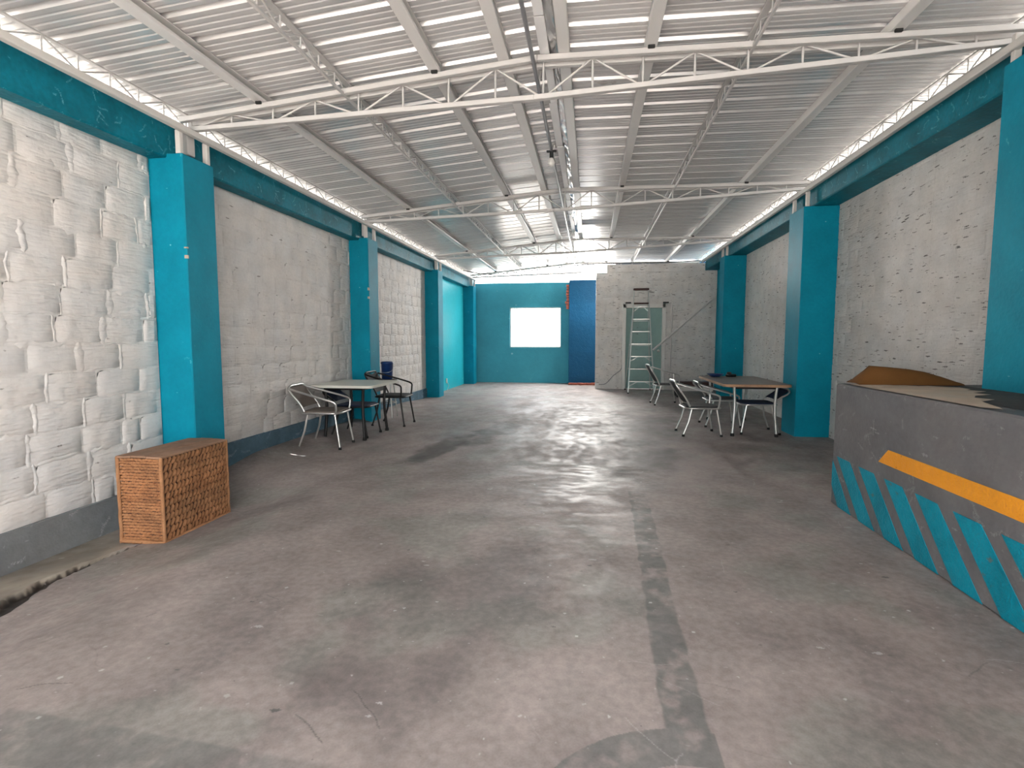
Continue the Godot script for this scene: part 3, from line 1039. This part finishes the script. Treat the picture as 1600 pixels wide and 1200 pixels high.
func counter_body(x0: float, h: float, d0: float, d1: float, o: Vector3) -> ArrayMesh:
	var st := begin()   # built round the column that stands in it
	box(st, P((x0 + XR - 0.006) / 2, h / 2, (d0 + d1) / 2) - o, Vector3(XR - 0.006 - x0, h, d1 - d0), Basis.IDENTITY, 0.012)
	for q in [[d0, 3.772], [4.238, d1]]:
		box(st, P((XR + XRW) / 2 - 0.011, h / 2 - 0.001, (q[0] + q[1]) / 2) - o, Vector3(XRW - XR - 0.01, h, q[1] - q[0]))
	return finish(st)

func flat_mark(t: Node3D, o: Vector3, x: float, yd: Array, m: Material, called: String) -> void:
	var st := begin()
	var front := []
	var back := []
	var c := Vector3.ZERO
	for q in yd:
		front.append(P(x, q[0], q[1]) - o)
		back.append(P(x + 0.004, q[0], q[1]) - o)
		c += P(x + 0.002, q[0], q[1]) - o
	c /= yd.size()
	poly(st, front, c)
	for k in yd.size():
		var k2 := (k + 1) % yd.size()
		poly(st, [front[k], front[k2], back[k2], back[k]], c)
	put(called, finish(st), m, t)

func build_cardboard() -> void:
	var t := begin()
	t.set_smooth_group(1)
	# an arched sheet: front foot, crown, back foot for a few stations across
	var rows := []
	for q in [[1.985, 0.005], [2.03, 0.06], [2.10, 0.135], [2.22, 0.125], [2.36, 0.11], [2.47, 0.09], [2.58, 0.055], [2.70, 0.012]]:
		var row := []
		for k in 7:
			var f := k / 6.0
			row.append(P(q[0] + 0.01 * sin(f * 4.0), 0.968 + q[1] * sin(PI * 0.86 * f), 4.36 + 0.19 * f))
		rows.append(row)
	for i in rows.size() - 1:
		for k in 6:
			var a: Array = [rows[i][k], rows[i + 1][k], rows[i + 1][k + 1], rows[i][k + 1]]
			poly(t, a, P(2.3, 0.5, 4.47))
			var lo := []
			for p in a:
				lo.append(p - Vector3(0, 0.005, 0))
			poly(t, lo, P(2.3, 5.0, 4.47))
	tag(put("cardboard_sheet", finish(t), M.cardboard), "bent brown cardboard sheet lying on the grey counter", "cardboard")

func build_ladder() -> void:
	var t := thing("step_ladder", "tall aluminium step ladder standing before the pale green door", "ladder", P(1.22, 0, 13.25))
	var h := 2.5
	var dz := -0.46            # the front frame leans back
	var wb := 0.305
	var wt := 0.165
	for s in [-1.0, 1.0]:
		var fr := put("side_rail", bar_mesh(Vector3(s * wb, 0, 0), Vector3(s * wt, h, dz), 0.026, 0.062, Vector3.RIGHT, 0.004), M.alu_dull, t)
		var rr := put("rear_rail", bar_mesh(Vector3(s * (wb + 0.01), 0, -0.98), Vector3(s * wt, h - 0.22, dz - 0.05), 0.022, 0.035, Vector3.RIGHT, 0.004), M.alu_dull, t)
		put("foot_cap", box_mesh(Vector3(0.04, 0.03, 0.085), 0.006, Vector3(s * wb, 0.015, 0)), M.rubber, fr)
		put("foot_cap", box_mesh(Vector3(0.04, 0.03, 0.06), 0.006, Vector3(s * (wb + 0.01), 0.015, -0.98)), M.rubber, rr)
		put("spreader", bar_mesh(Vector3(s * lerpf(wb, wt, 0.48), h * 0.48, dz * 0.48), Vector3(s * lerpf(wb, wt, 0.5), h * 0.46, lerpf(-0.98, dz, 0.5)), 0.004, 0.02, Vector3.RIGHT), M.alu_dull, t)
	for k in 7:
		var f := 0.115 + k * 0.1195
		var w := lerpf(wb, wt, f) - 0.012
		put("step", box_mesh(Vector3(2 * w, 0.022, 0.085), 0.004, Vector3(0, f * h, dz * f)), M.alu, t)
		if k == 0 or k == 2 or k == 6:
			var y := f * h
			put("brace", bar_mesh(Vector3(-w, y - 0.11, dz * f), Vector3(-w * 0.35, y - 0.012, dz * f), 0.004, 0.016, Vector3.FORWARD), M.alu_dull, t)
			put("brace", bar_mesh(Vector3(w, y - 0.11, dz * f), Vector3(w * 0.35, y - 0.012, dz * f), 0.004, 0.016, Vector3.FORWARD), M.alu_dull, t)
	put("platform", box_mesh(Vector3(2 * wt + 0.03, 0.03, 0.2), 0.005, Vector3(0, h - 0.33, dz * 0.88 - 0.06)), M.red_brown, t)
	put("top_cap", box_mesh(Vector3(2 * wt + 0.04, 0.05, 0.09), 0.008, Vector3(0, h + 0.01, dz)), M.red_brown, t)
	for y in [0.55, 1.15, 1.75]:
		var f: float = y / (h - 0.22)
		var w := lerpf(wb + 0.01, wt, f)
		put("rear_rung", bar_mesh(Vector3(-w, y, lerpf(-0.98, dz - 0.05, f)), Vector3(w, y, lerpf(-0.98, dz - 0.05, f)), 0.02, 0.03, Vector3.UP, 0.003), M.alu_dull, t)

# ------------------------------------------------------------------ the back of the hall
func build_back() -> void:
	# teal wall with the window opening
	var D := 16.2
	var t := thing("wall_back", "teal plastered back wall with one bright square window", "wall", Vector3.ZERO, 0.0, "", "structure")
	var st := begin()
	var wx0 := -2.385
	var wx1 := -0.855
	var wy0 := 1.05
	var wy1 := 2.245
	for q in [[-3.86, wx0, -0.2, 2.965], [wx1, -0.60, -0.2, 2.965], [wx0, wx1, -0.2, wy0], [wx0, wx1, wy1, 2.965]]:
		box(st, P((q[0] + q[1]) / 2, (q[2] + q[3]) / 2, D + 0.1), Vector3(q[1] - q[0], q[3] - q[2], 0.2))
	put("plaster", finish(st), M.teal_wall, t)
	var w := thing("window_1", "square window full of daylight in the teal back wall", "window", P((wx0 + wx1) / 2, wy0, D + 0.1), 0.0, "", "structure")
	var hw := (wx1 - wx0) / 2
	var hh := wy1 - wy0
	st = begin()
	for s in [-1.0, 1.0]:
		bar(st, Vector3(s * (hw - 0.015), 0, 0), Vector3(s * (hw - 0.015), hh, 0), 0.03, 0.04, Vector3.RIGHT, 0.003)
		bar(st, Vector3(-hw, hh / 2 + s * (hh / 2 - 0.015), 0), Vector3(hw, hh / 2 + s * (hh / 2 - 0.015), 0), 0.03, 0.04, Vector3.UP, 0.003)
	put("window_frame", finish(st), M.frame_white, w)
	put("pane", box_mesh(Vector3(2 * hw - 0.06, hh - 0.06, 0.005), 0.0, Vector3(0, hh / 2, 0)), M.glass, w)
	# blue pier beside it, with a broken edge of brick
	var b := thing("wall_back", "deep blue pier beside the teal back wall with broken brick edge", "wall", Vector3.ZERO, 0.0, "", "structure")
	put("plaster", box_mesh(Vector3(1.35, 3.16, 0.75), 0.006, P(0.075, 1.38, 15.975)), M.blue_wall, b)
	var r := RandomNumberGenerator.new()
	r.seed = 5
	for k in 9:
		var br := put("brick", box_mesh(Vector3(0.075 + r.randf() * 0.05, 0.068, 0.09), 0.006), M.brick, b)
		br.position = P(-0.64 + r.randf_range(-0.02, 0.02), 2.18 + k * 0.078, 15.66 + r.randf() * 0.02)
	for k in 8:
		var br := put("brick", box_mesh(Vector3(0.16, 0.06 + r.randf() * 0.03, 0.1), 0.008), M.brick, b)
		br.position = P(-0.52 + k * 0.11 + r.randf_range(-0.03, 0.03), 0.015 + r.randf() * 0.02, 15.52 + r.randf_range(-0.02, 0.02))
		br.rotation.y = r.randf_range(-0.5, 0.5)

func build_store_room() -> void:
	var t := put("wall_back", box_mesh(Vector3(2.75, 3.66, 0.2), 0.0, P(2.06, 1.63, 16.1)), M.blue_wall)
	tag(t, "back wall of the closed room behind the partition", "wall", "", "structure")

func build_partition() -> void:
	var D := 14.45
	var w := block_wall("wall_partition", "white painted block partition with the pale green door", P(0.14, -0.02, D), Vector3.RIGHT, 3.1, 3.03, M.wall_right, 88, 0.45, 0.5, [[0.70, 1.76, 0.0, 2.2]])
	put("upper_course", box_mesh(Vector3(2.84, 0.21, 0.19), 0.01, P(0.405 + 1.42, 3.115, D + 0.105)), M.wall_right, w)
	var d := thing("door_1", "pale green flush door in a white frame behind the ladder", "door", P(1.365, 0, D), 0.0, "", "structure")
	var leaf := put("door_leaf", box_mesh(Vector3(0.92, 2.08, 0.04), 0.004, Vector3(0, 1.06, -0.02)), M.door_green, d)
	var st := begin()
	for s in [-1.0, 1.0]:
		bar(st, Vector3(s * 0.495, 0.0, 0.0), Vector3(s * 0.495, 2.2, 0.0), 0.085, 0.16, Vector3.RIGHT, 0.006)
	bar(st, Vector3(-0.53, 2.15, 0.0), Vector3(0.53, 2.15, 0.0), 0.10, 0.16, Vector3.UP, 0.006)
	put("door_frame", finish(st), M.frame_white, d)
	put("doorknob", foot_cap(0.028, 0.05), M.alu, leaf).transform = Transform3D(Basis(Vector3.RIGHT, PI / 2), Vector3(0.38, 1.0, 0.0))
	for s in [-1.0, 1.0]:
		put("lintel_end", box_mesh(Vector3(0.14, 0.035, 0.05), 0.006, Vector3(s * 0.47 + 0.07, 2.235, 0.03)), M.black, d)
	# pipes, conduits and the loose cable on the partition
	tag(put("diagonal_pipe", tube_mesh([P(1.60, 1.02, D - 0.13), P(2.9, 2.19, D - 0.05), P(3.12, 2.385, D - 0.04)], 0.028, 9), M.pipe_white), "white pipe slanting up across the block partition", "pipe")
	tag(put("conduit", tube_mesh(curve([P(1.86, 2.24, D - 0.03), P(2.0, 2.23, D - 0.03), P(2.05, 2.15, D - 0.03), P(2.06, 1.2, D - 0.03), P(2.05, 0.05, D - 0.03)], 4), 0.016, 7), M.pipe_white), "thin conduit running down beside the green door", "conduit")
	tag(put("wall_cable", tube_mesh(curve([P(0.24, 0.12, D - 0.025), P(0.42, 0.14, D - 0.025), P(0.62, 0.36, D - 0.025), P(0.82, 0.55, D - 0.03), P(0.83, 1.0, D - 0.03)], 4), 0.011, 6), M.conduit), "grey cable curling up to the left of the door", "cable")

# ------------------------------------------------------------------ everything
func _ready() -> void:
	rng.seed = 7
	# camera
	var cam := Camera3D.new()
	cam.name = "camera"
	cam.position = Vector3(0, 1.3, 0)
	cam.rotation = Vector3(-0.082168, 0.142081, 0)
	cam.fov = rad_to_deg(2.0 * atan(600.0 / 850.0))
	cam.near = 0.05
	cam.far = 400.0
	add_child(cam)
	cam.current = true
	# bright overcast sky
	var env := Environment.new()
	var sky := Sky.new()
	var sm := ProceduralSkyMaterial.new()
	sm.sky_top_color = Color(0.93, 0.945, 0.97)
	sm.sky_horizon_color = Color(1.0, 0.985, 0.965)
	sm.ground_bottom_color = Color(0.72, 0.71, 0.70)
	sm.ground_horizon_color = Color(0.95, 0.94, 0.92)
	sm.sky_energy_multiplier = 1.0
	sky.sky_material = sm
	env.background_mode = Environment.BG_SKY
	env.sky = sky
	env.background_energy_multiplier = 9.0
	env.tonemap_mode = Environment.TONE_MAPPER_LINEAR
	env.tonemap_exposure = 1.21
	env.sdfgi_enabled = true
	env.ssao_enabled = true
	env.ssil_enabled = true
	var we := WorldEnvironment.new()
	we.name = "environment"
	we.environment = env
	add_child(we)

	# hazy sun from the street side, high up
	var sun := DirectionalLight3D.new()
	sun.name = "sun"
	sun.rotation = Vector3(deg_to_rad(-63.0), deg_to_rad(4.0), 0)
	sun.light_color = Color(1.0, 0.965, 0.92)
	sun.light_energy = 20.0
	sun.light_angular_distance = 2.0
	sun.shadow_enabled = true
	add_child(sun)

	make_materials()
	make_block_meshes()
	build_floor()
	# side walls, bay by bay
	block_wall("wall_left", "thickly painted white block wall beside the wicker hamper", P(XLW, 0.07, -2.5), Vector3(0, 0, -1), 6.66, 2.74, M.wall_left, 41, 1.0, 0.8)
	block_wall("wall_left", "white block wall behind the white-topped table", P(XLW, 0.22, 4.53), Vector3(0, 0, -1), 3.43, 2.59, M.wall_mid, 42, 0.7, 0.75)
	block_wall("wall_left", "white block wall behind the blue bucket", P(XLW, 0.18, 8.32), Vector3(0, 0, -1), 3.45, 2.63, M.wall_mid, 43, 0.55, 0.7)
	tag(put("wall_left", box_mesh(Vector3(0.22, 3.2, 4.3), 0.0, P(XLW - 0.11, 1.35, 14.2)), M.cyan_wall), "smooth bright cyan wall with a socket near the floor", "wall", "", "structure")
	block_wall("wall_right", "chipped white block wall above the grey counter", P(XRW, -0.02, 7.68), Vector3(0, 0, 1), 3.46, 3.06, M.wall_right, 44, 0.4, 0.5)
	block_wall("wall_right", "chipped white block wall behind the brown-edged table", P(XRW, -0.02, 11.9), Vector3(0, 0, 1), 3.72, 3.06, M.wall_right, 45, 0.35, 0.5)
	tag(put("wall_right", box_mesh(Vector3(0.22, 3.4, 6.3), 0.0, P(XRW + 0.11, 1.4, 0.65)), M.teal), "teal wall at the entrance end of the counter", "wall", "", "structure")
	tag(put("wall_right", box_mesh(Vector3(0.22, 3.4, 4.2), 0.0, P(XRW + 0.11, 1.4, 14.3)), M.teal), "wall of the room behind the partition", "wall", "", "structure")
	# entrance side behind the camera: a wide gateway
	var fw := thing("wall_front", "entrance wall with the wide open gateway", "wall", Vector3.ZERO, 0.0, "", "structure")
	put("lintel", box_mesh(Vector3(7.3, 0.62, 0.2), 0.0, P(-0.25, 3.11, -2.5)), M.teal, fw)
	put("jamb", box_mesh(Vector3(0.5, 3.2, 0.2), 0.0, P(-3.6, 1.4, -2.5)), M.teal, fw)
	put("jamb", box_mesh(Vector3(0.5, 3.2, 0.2), 0.0, P(3.15, 1.4, -2.5)), M.teal, fw)

	# the attendant's booth that the counter belongs to, beside the gateway
	var bo_ := thing("booth", "grey attendant booth standing at the entrance end of the counter", "booth", P(2.5, 0.963, 0.6))
	put("wall_panel", box_mesh(Vector3(0.08, 1.96, 3.0), 0.006, Vector3(-0.54, 0.98, 0.4)), M.counter, bo_)
	put("wall_panel", box_mesh(Vector3(1.1, 1.96, 0.08), 0.006, Vector3(0.05, 0.98, -1.06)), M.counter, bo_)
	put("booth_roof", box_mesh(Vector3(1.14, 0.06, 3.0), 0.006, Vector3(0.05, 1.99, 0.4)), M.counter, bo_)

	var lc := [["teal column behind the wicker hamper", 4.17, [[1.985, 0.045], [2.06, 0.03]]], ["teal column beside the white-topped table", 7.95, [[2.06, 0.06], [1.93, 0.05]]], ["teal column between the white blocks and the cyan wall", 11.78, []], ["teal column in the corner by the back window wall", 15.45, []]]
	for q in lc:
		build_column(q[0], true, q[1], 0.38, 2.825, q[2])
	build_column("teal column rising behind the grey counter top", false, 3.78, 0.45, 3.12)
	build_column("wide teal column between counter and brown-edged table", false, 7.66, 0.52, 3.015)
	build_column("teal column beside the white partition wall", false, 11.86, 0.42, 3.015)
	build_beam("scuffed teal beam above the wall by the wicker hamper", true, -2.4, 4.3)
	build_beam("scuffed teal beam above the wall by the white-topped table", true, 4.32, 8.1)
	build_beam("scuffed teal beam above the wall by the blue bucket", true, 8.12, 11.95)
	build_beam("scuffed teal beam above the smooth cyan wall", true, 11.97, 16.19)
	build_beam("scuffed teal beam at the entrance end of the counter", false, -2.4, 4.1)
	build_beam("scuffed teal beam above the grey counter", false, 4.12, 7.85)
	build_beam("scuffed teal beam above the brown-edged table", false, 7.87, 12.05)
	build_beam("scuffed teal beam beyond the column by the partition", false, 12.07, 14.4)
	build_plinth("baseboard_left", "grey painted plinth below the wall by the hamper", M.plinth_grey, -2.4, 4.17, 0.085)
	build_plinth("baseboard_left", "blue-grey plinth below the wall by the white-topped table", M.plinth_blue, 4.55, 7.95, 0.245)
	build_plinth("baseboard_left", "blue-grey plinth below the wall by the blue bucket", M.plinth_blue, 8.33, 11.78, 0.20)
	build_back()
	build_partition()
	build_store_room()
	build_roof()

	# rails along both eaves
	tag(put("eave_rail", bar_mesh(P(XL, 3.022, -2.3), P(XL, 3.022, 16.0), 0.05, 0.05, Vector3.UP, 0.006), M.rail), "pale steel rail along the eave above the hamper wall", "rail")
	tag(put("eave_rail", bar_mesh(P(XR + 0.03, 3.225, -2.3), P(XR + 0.03, 3.225, 14.3), 0.055, 0.05, Vector3.UP, 0.006), M.rail), "pale steel rail along the eave above the counter wall", "rail")
	build_truss(4.36, "white lattice roof truss over the column behind the hamper")
	build_truss(8.05, "white lattice roof truss over the white-topped table")
	build_truss(11.95, "white lattice roof truss over the column by the partition")
	build_truss(15.6, "white lattice roof truss close to the back wall")
	build_purlin(-2.70, "flat steel purlin nearest the hamper wall")
	build_purlin(-1.22, "flat steel purlin between the lattice purlin and the ridge")
	build_purlin(-0.68, "flat steel purlin just beside the ridge conduit")
	build_purlin(-0.22, "flat steel purlin on the counter side of the ridge tape")
	build_purlin(0.42, "flat steel purlin over the dark lane line")
	build_purlin(2.08, "flat steel purlin nearest the counter wall")
	build_lattice(-1.98, 0.12, "lattice purlin over the hamper side of the hall")
	build_lattice(1.14, 0.12, "lattice purlin over the counter side of the hall")
	build_lattice(-3.46, 0.13, "light lattice purlin in the eave gap above the hamper wall", 0.03)
	build_lattice(2.90, 0.13, "light lattice purlin in the eave gap above the counter wall", 0.03)

	# ridge: reflective tape, conduit and lamp holder
	var rt := thing("ridge_tape", "bright white tape stuck along the roof ridge", "tape", P(RIDGE_X + 0.06, 3.472, 0))
	var d := -2.0
	while d < 16.0:
		var ln := rng.randf_range(0.5, 1.1)
		var o := put("tape_strip", box_mesh(Vector3(0.055 + rng.randf() * 0.02, 0.006, ln), 0.001), M.tape, rt)
		o.position = Vector3(rng.randf_range(-0.008, 0.008), rng.randf_range(-0.006, 0.003), -(d + ln / 2))
		d += ln + (rng.randf_range(0.0, 0.05))
	# crumpled foil flashing beside the tape
	var fo := begin()
	fo.set_smooth_group(1)
	var fnz := fnl(77, 2.2, 3)
	var frows := []
	for k in 260:
		var fd := -2.0 + k * 0.07
		var row := []
		for i in 5:
			row.append(P(RIDGE_X + 0.085 + i * 0.016, 3.492 + 0.012 * fnz.get_noise_2d(i * 0.25, fd * 1.6), fd))
		frows.append(row)
	for k in 259:
		for i in 4:
			poly(fo, [frows[k][i], frows[k][i + 1], frows[k + 1][i + 1], frows[k + 1][i]], frows[k][i] + Vector3.UP)
	tag(put("ridge_flashing", finish(fo), M.foil), "crumpled foil flashing along the roof ridge", "flashing")
	var rc := thing("ridge_conduit", "grey conduit with clamps hanging under the ridge", "conduit", P(RIDGE_X - 0.03, 3.40, 0))
	put("pipe", tube_mesh([P(0, 0, -2.0), P(0, -0.004, 4.0), P(0, 0, 8.0), P(0, 0.006, 15.8)], 0.016, 8), M.conduit, rc)
	for k in 9:
		put("hanger", bar_mesh(P(0, 0.0, 1.2 + k * 1.75), P(0.02, 0.12, 1.2 + k * 1.75), 0.016, 0.004), M.steel, rc)
	var lh := thing("lamp_holder", "black lamp holder with a dusty bulb clamped to the ridge conduit", "lamp", P(RIDGE_X - 0.03, 3.385, 6.25))
	put("clamp", box_mesh(Vector3(0.11, 0.022, 0.03), 0.004), M.black, lh)
	put("socket", tube_mesh([Vector3(0, -0.01, 0), Vector3(0, -0.075, 0)], 0.022, 10), M.black, lh)
	var bl := begin()
	lathe(bl, [Vector2(0, -0.165), Vector2(0.028, -0.155), Vector2(0.042, -0.125), Vector2(0.036, -0.095), Vector2(0.018, -0.07), Vector2(0, -0.07)], Vector3.ZERO, 14)
	put("bulb", finish(bl), M.frame_white, lh)
	# floodlight at the far end of the ridge, switched on
	var fl := thing("floodlight", "glaring white floodlight under the far end of the ridge", "lamp", P(-0.09, 3.12, 15.35))
	put("housing", box_mesh(Vector3(0.34, 0.24, 0.06), 0.015, Vector3(0, 0, -0.035)), M.conduit, fl)
	put("bracket", bar_mesh(Vector3(0, 0.1, -0.04), Vector3(0, 0.36, -0.04), 0.03, 0.008, Vector3.RIGHT), M.conduit, fl)
	var glow := mat(Color(1, 1, 1), 0.4)
	glow.emission_enabled = true
	glow.emission = Color(1.0, 0.99, 0.97)
	glow.emission_energy_multiplier = 14.0
	put("lamp_lens", box_mesh(Vector3(0.31, 0.21, 0.012), 0.005, Vector3(0, 0, 0.0)), glow, fl)
	var beam_light := AreaLight3D.new()
	beam_light.name = "floodlight_beam"
	beam_light.area_size = Vector2(0.3, 0.2)
	beam_light.light_color = Color(1.0, 0.985, 0.96)
	beam_light.light_energy = 36.0
	beam_light.area_normalize_energy = true
	beam_light.area_range = 40.0
	beam_light.shadow_enabled = true
	beam_light.position = P(-0.09, 3.12, 15.33)
	beam_light.rotation = Vector3(deg_to_rad(-36.0), PI, 0)
	add_child(beam_light)
	# cables slung across near the back
	tag(put("slung_cable", tube_mesh(curve([P(-3.28, 3.08, 14.0), P(-2.6, 2.97, 14.0), P(-1.6, 3.04, 14.0), P(-0.3, 3.17, 14.05), P(0.6, 3.20, 14.1), P(1.8, 3.21, 14.15), P(2.7, 3.24, 14.2)], 6), 0.011, 6), M.black), "black cable slung across the hall above the partition", "cable")

	build_basket()
	build_counter()
	build_cardboard()

	# group by the left wall
	make_table("white-topped table against the left block wall", P(-3.13, 0, 6.98), 0.0, 0.84, 1.0, 0.715, M.white_top, M.white_top, M.dark_metal)
	make_chair("armchair", "silver armchair with brown mesh before the white-topped table", P(-3.16, 0, 6.19), 0.1, M.alu, M.brown_fabric, true, 0.44, 0.745)
	make_chair("side_chair", "navy chair tucked under the white-topped table", P(-3.13, 0, 6.98), 0.0, M.dark_metal, M.navy, false, 0.42, 0.63)
	make_chair("armchair", "dark metal armchair standing beyond the white-topped table", P(-2.96, 0, 7.95), 0.0, M.dark_metal, M.black_fabric, true, 0.45, 0.80)
	var stool := thing("stool", "tall metal stool carrying the blue bucket", "stool", P(-3.34, 0, 8.66))
	var ss := begin()
	lathe(ss, [Vector2(0, 0.60), Vector2(0.15, 0.60), Vector2(0.165, 0.615), Vector2(0.165, 0.63), Vector2(0.155, 0.64), Vector2(0, 0.64)], Vector3.ZERO, 22)
	put("seat", finish(ss), M.dark_metal, stool)
	for k in 4:
		var a := TAU * (k + 0.5) / 4
		put("leg", tube_mesh([Vector3(0.11 * cos(a), 0.60, 0.11 * sin(a)), Vector3(0.17 * cos(a), 0.0, 0.17 * sin(a))], 0.012, 8), M.alu, stool)
	var ring := []
	for k in 17:
		ring.append(Vector3(0.145 * cos(TAU * k / 16), 0.25, 0.145 * sin(TAU * k / 16)))
	put("foot_ring", tube_mesh(ring, 0.008, 6), M.alu, stool)
	var bucket := thing("bucket", "blue plastic bucket standing on the metal stool", "bucket", P(-3.34, 0.64, 8.66))
	var bs := begin()
	lathe(bs, [Vector2(0, 0.0), Vector2(0.082, 0.0), Vector2(0.088, 0.01), Vector2(0.096, 0.25), Vector2(0.103, 0.252), Vector2(0.103, 0.275), Vector2(0.085, 0.29), Vector2(0, 0.295)], Vector3.ZERO, 24)
	put("body", finish(bs), M.blue_plastic, bucket)
	put("handle", tube_mesh(curve([Vector3(0.104, 0.245, 0), Vector3(0.112, 0.16, 0.04), Vector3(0.075, 0.12, 0.09), Vector3(0, 0.11, 0.108), Vector3(-0.075, 0.12, 0.09), Vector3(-0.112, 0.16, 0.04), Vector3(-0.104, 0.245, 0)], 4), 0.004, 5), M.alu, bucket)
	# socket and its lead on the cyan wall
	var so := thing("wall_socket", "small white socket low on the cyan wall", "socket", P(XLW + 0.01, 0.24, 13.5))
	put("plate", box_mesh(Vector3(0.02, 0.12, 0.08), 0.004, Vector3(0.0, 0.0, 0)), M.frame_white, so)
	put("lead", tube_mesh(curve([Vector3(0.015, -0.03, 0), Vector3(0.04, -0.12, -0.05), Vector3(0.03, -0.2, 0.02), Vector3(0.05, -0.235, 0.10)], 4), 0.006, 5), M.pipe_white, so)

	# group by the right wall
	make_table("long table with grey top and brown edge beside the teal column", P(2.19, 0, 8.36), 0.0, 0.86, 1.75, 0.705, M.grey_top, M.wood_edge, M.alu_dull)
	make_chair("armchair", "reclined silver armchair with dark back pulled out from the brown-edged table", P(1.50, 0, 7.72), 0.05, M.alu, M.black_fabric, true, 0.39, 0.735)
	make_chair("armchair", "silver armchair with black seat standing alone before the ladder", P(1.52, 0, 11.2), 0.08, M.alu, M.black_fabric, true, 0.40, 0.79)
	make_chair("armchair", "grey mesh armchair pushed up to the brown-edged table", P(1.97, 0, 8.55), 0.0, M.alu_dull, M.grey_fabric, true, 0.41, 0.655)
	make_chair("side_chair", "navy side chair tucked under the brown-edged table by the column", P(2.30, 0, 7.98), PI, M.alu, M.navy, false, 0.42, 0.62)
	var bench := thing("low_bench", "low white-framed bench with brown top by the partition", "bench", P(2.32, 0, 12.75))
	put("seat", box_mesh(Vector3(0.78, 0.09, 0.4), 0.01, Vector3(0, 0.29, 0)), M.red_brown, bench)
	put("frame", box_mesh(Vector3(0.8, 0.10, 0.42), 0.006, Vector3(0, 0.195, 0)), M.frame_white, bench)
	for sx in [-1.0, 1.0]:
		for sz in [-1.0, 1.0]:
			put("leg", box_mesh(Vector3(0.05, 0.145, 0.05), 0.004, Vector3(sx * 0.36, 0.0725, sz * 0.17)), M.black, bench)
	var bowl := thing("bowl", "blue bowl on the far end of the brown-edged table", "bowl", P(1.98, 0.7055, 9.02))
	var bo := begin()
	lathe(bo, [Vector2(0, 0), Vector2(0.06, 0), Vector2(0.125, 0.04), Vector2(0.13, 0.046), Vector2(0.12, 0.044), Vector2(0.06, 0.008), Vector2(0, 0.006)], Vector3.ZERO, 22)
	put("dish", finish(bo), M.blue_plastic, bowl)
	var pouch := begin()
	box(pouch, Vector3(0, 0.022, 0), Vector3(0.15, 0.044, 0.1), Basis(Vector3.UP, 0.4), 0.015)
	box(pouch, Vector3(-0.03, 0.055, 0), Vector3(0.05, 0.04, 0.07), Basis(Vector3.UP, 0.8), 0.012)
	var po := put("pouch", finish(pouch), M.black)
	po.position = P(2.22, 0.7055, 9.02)
	tag(po, "small black pouch lying next to the blue bowl", "pouch")
	build_ladder()
	print("built")
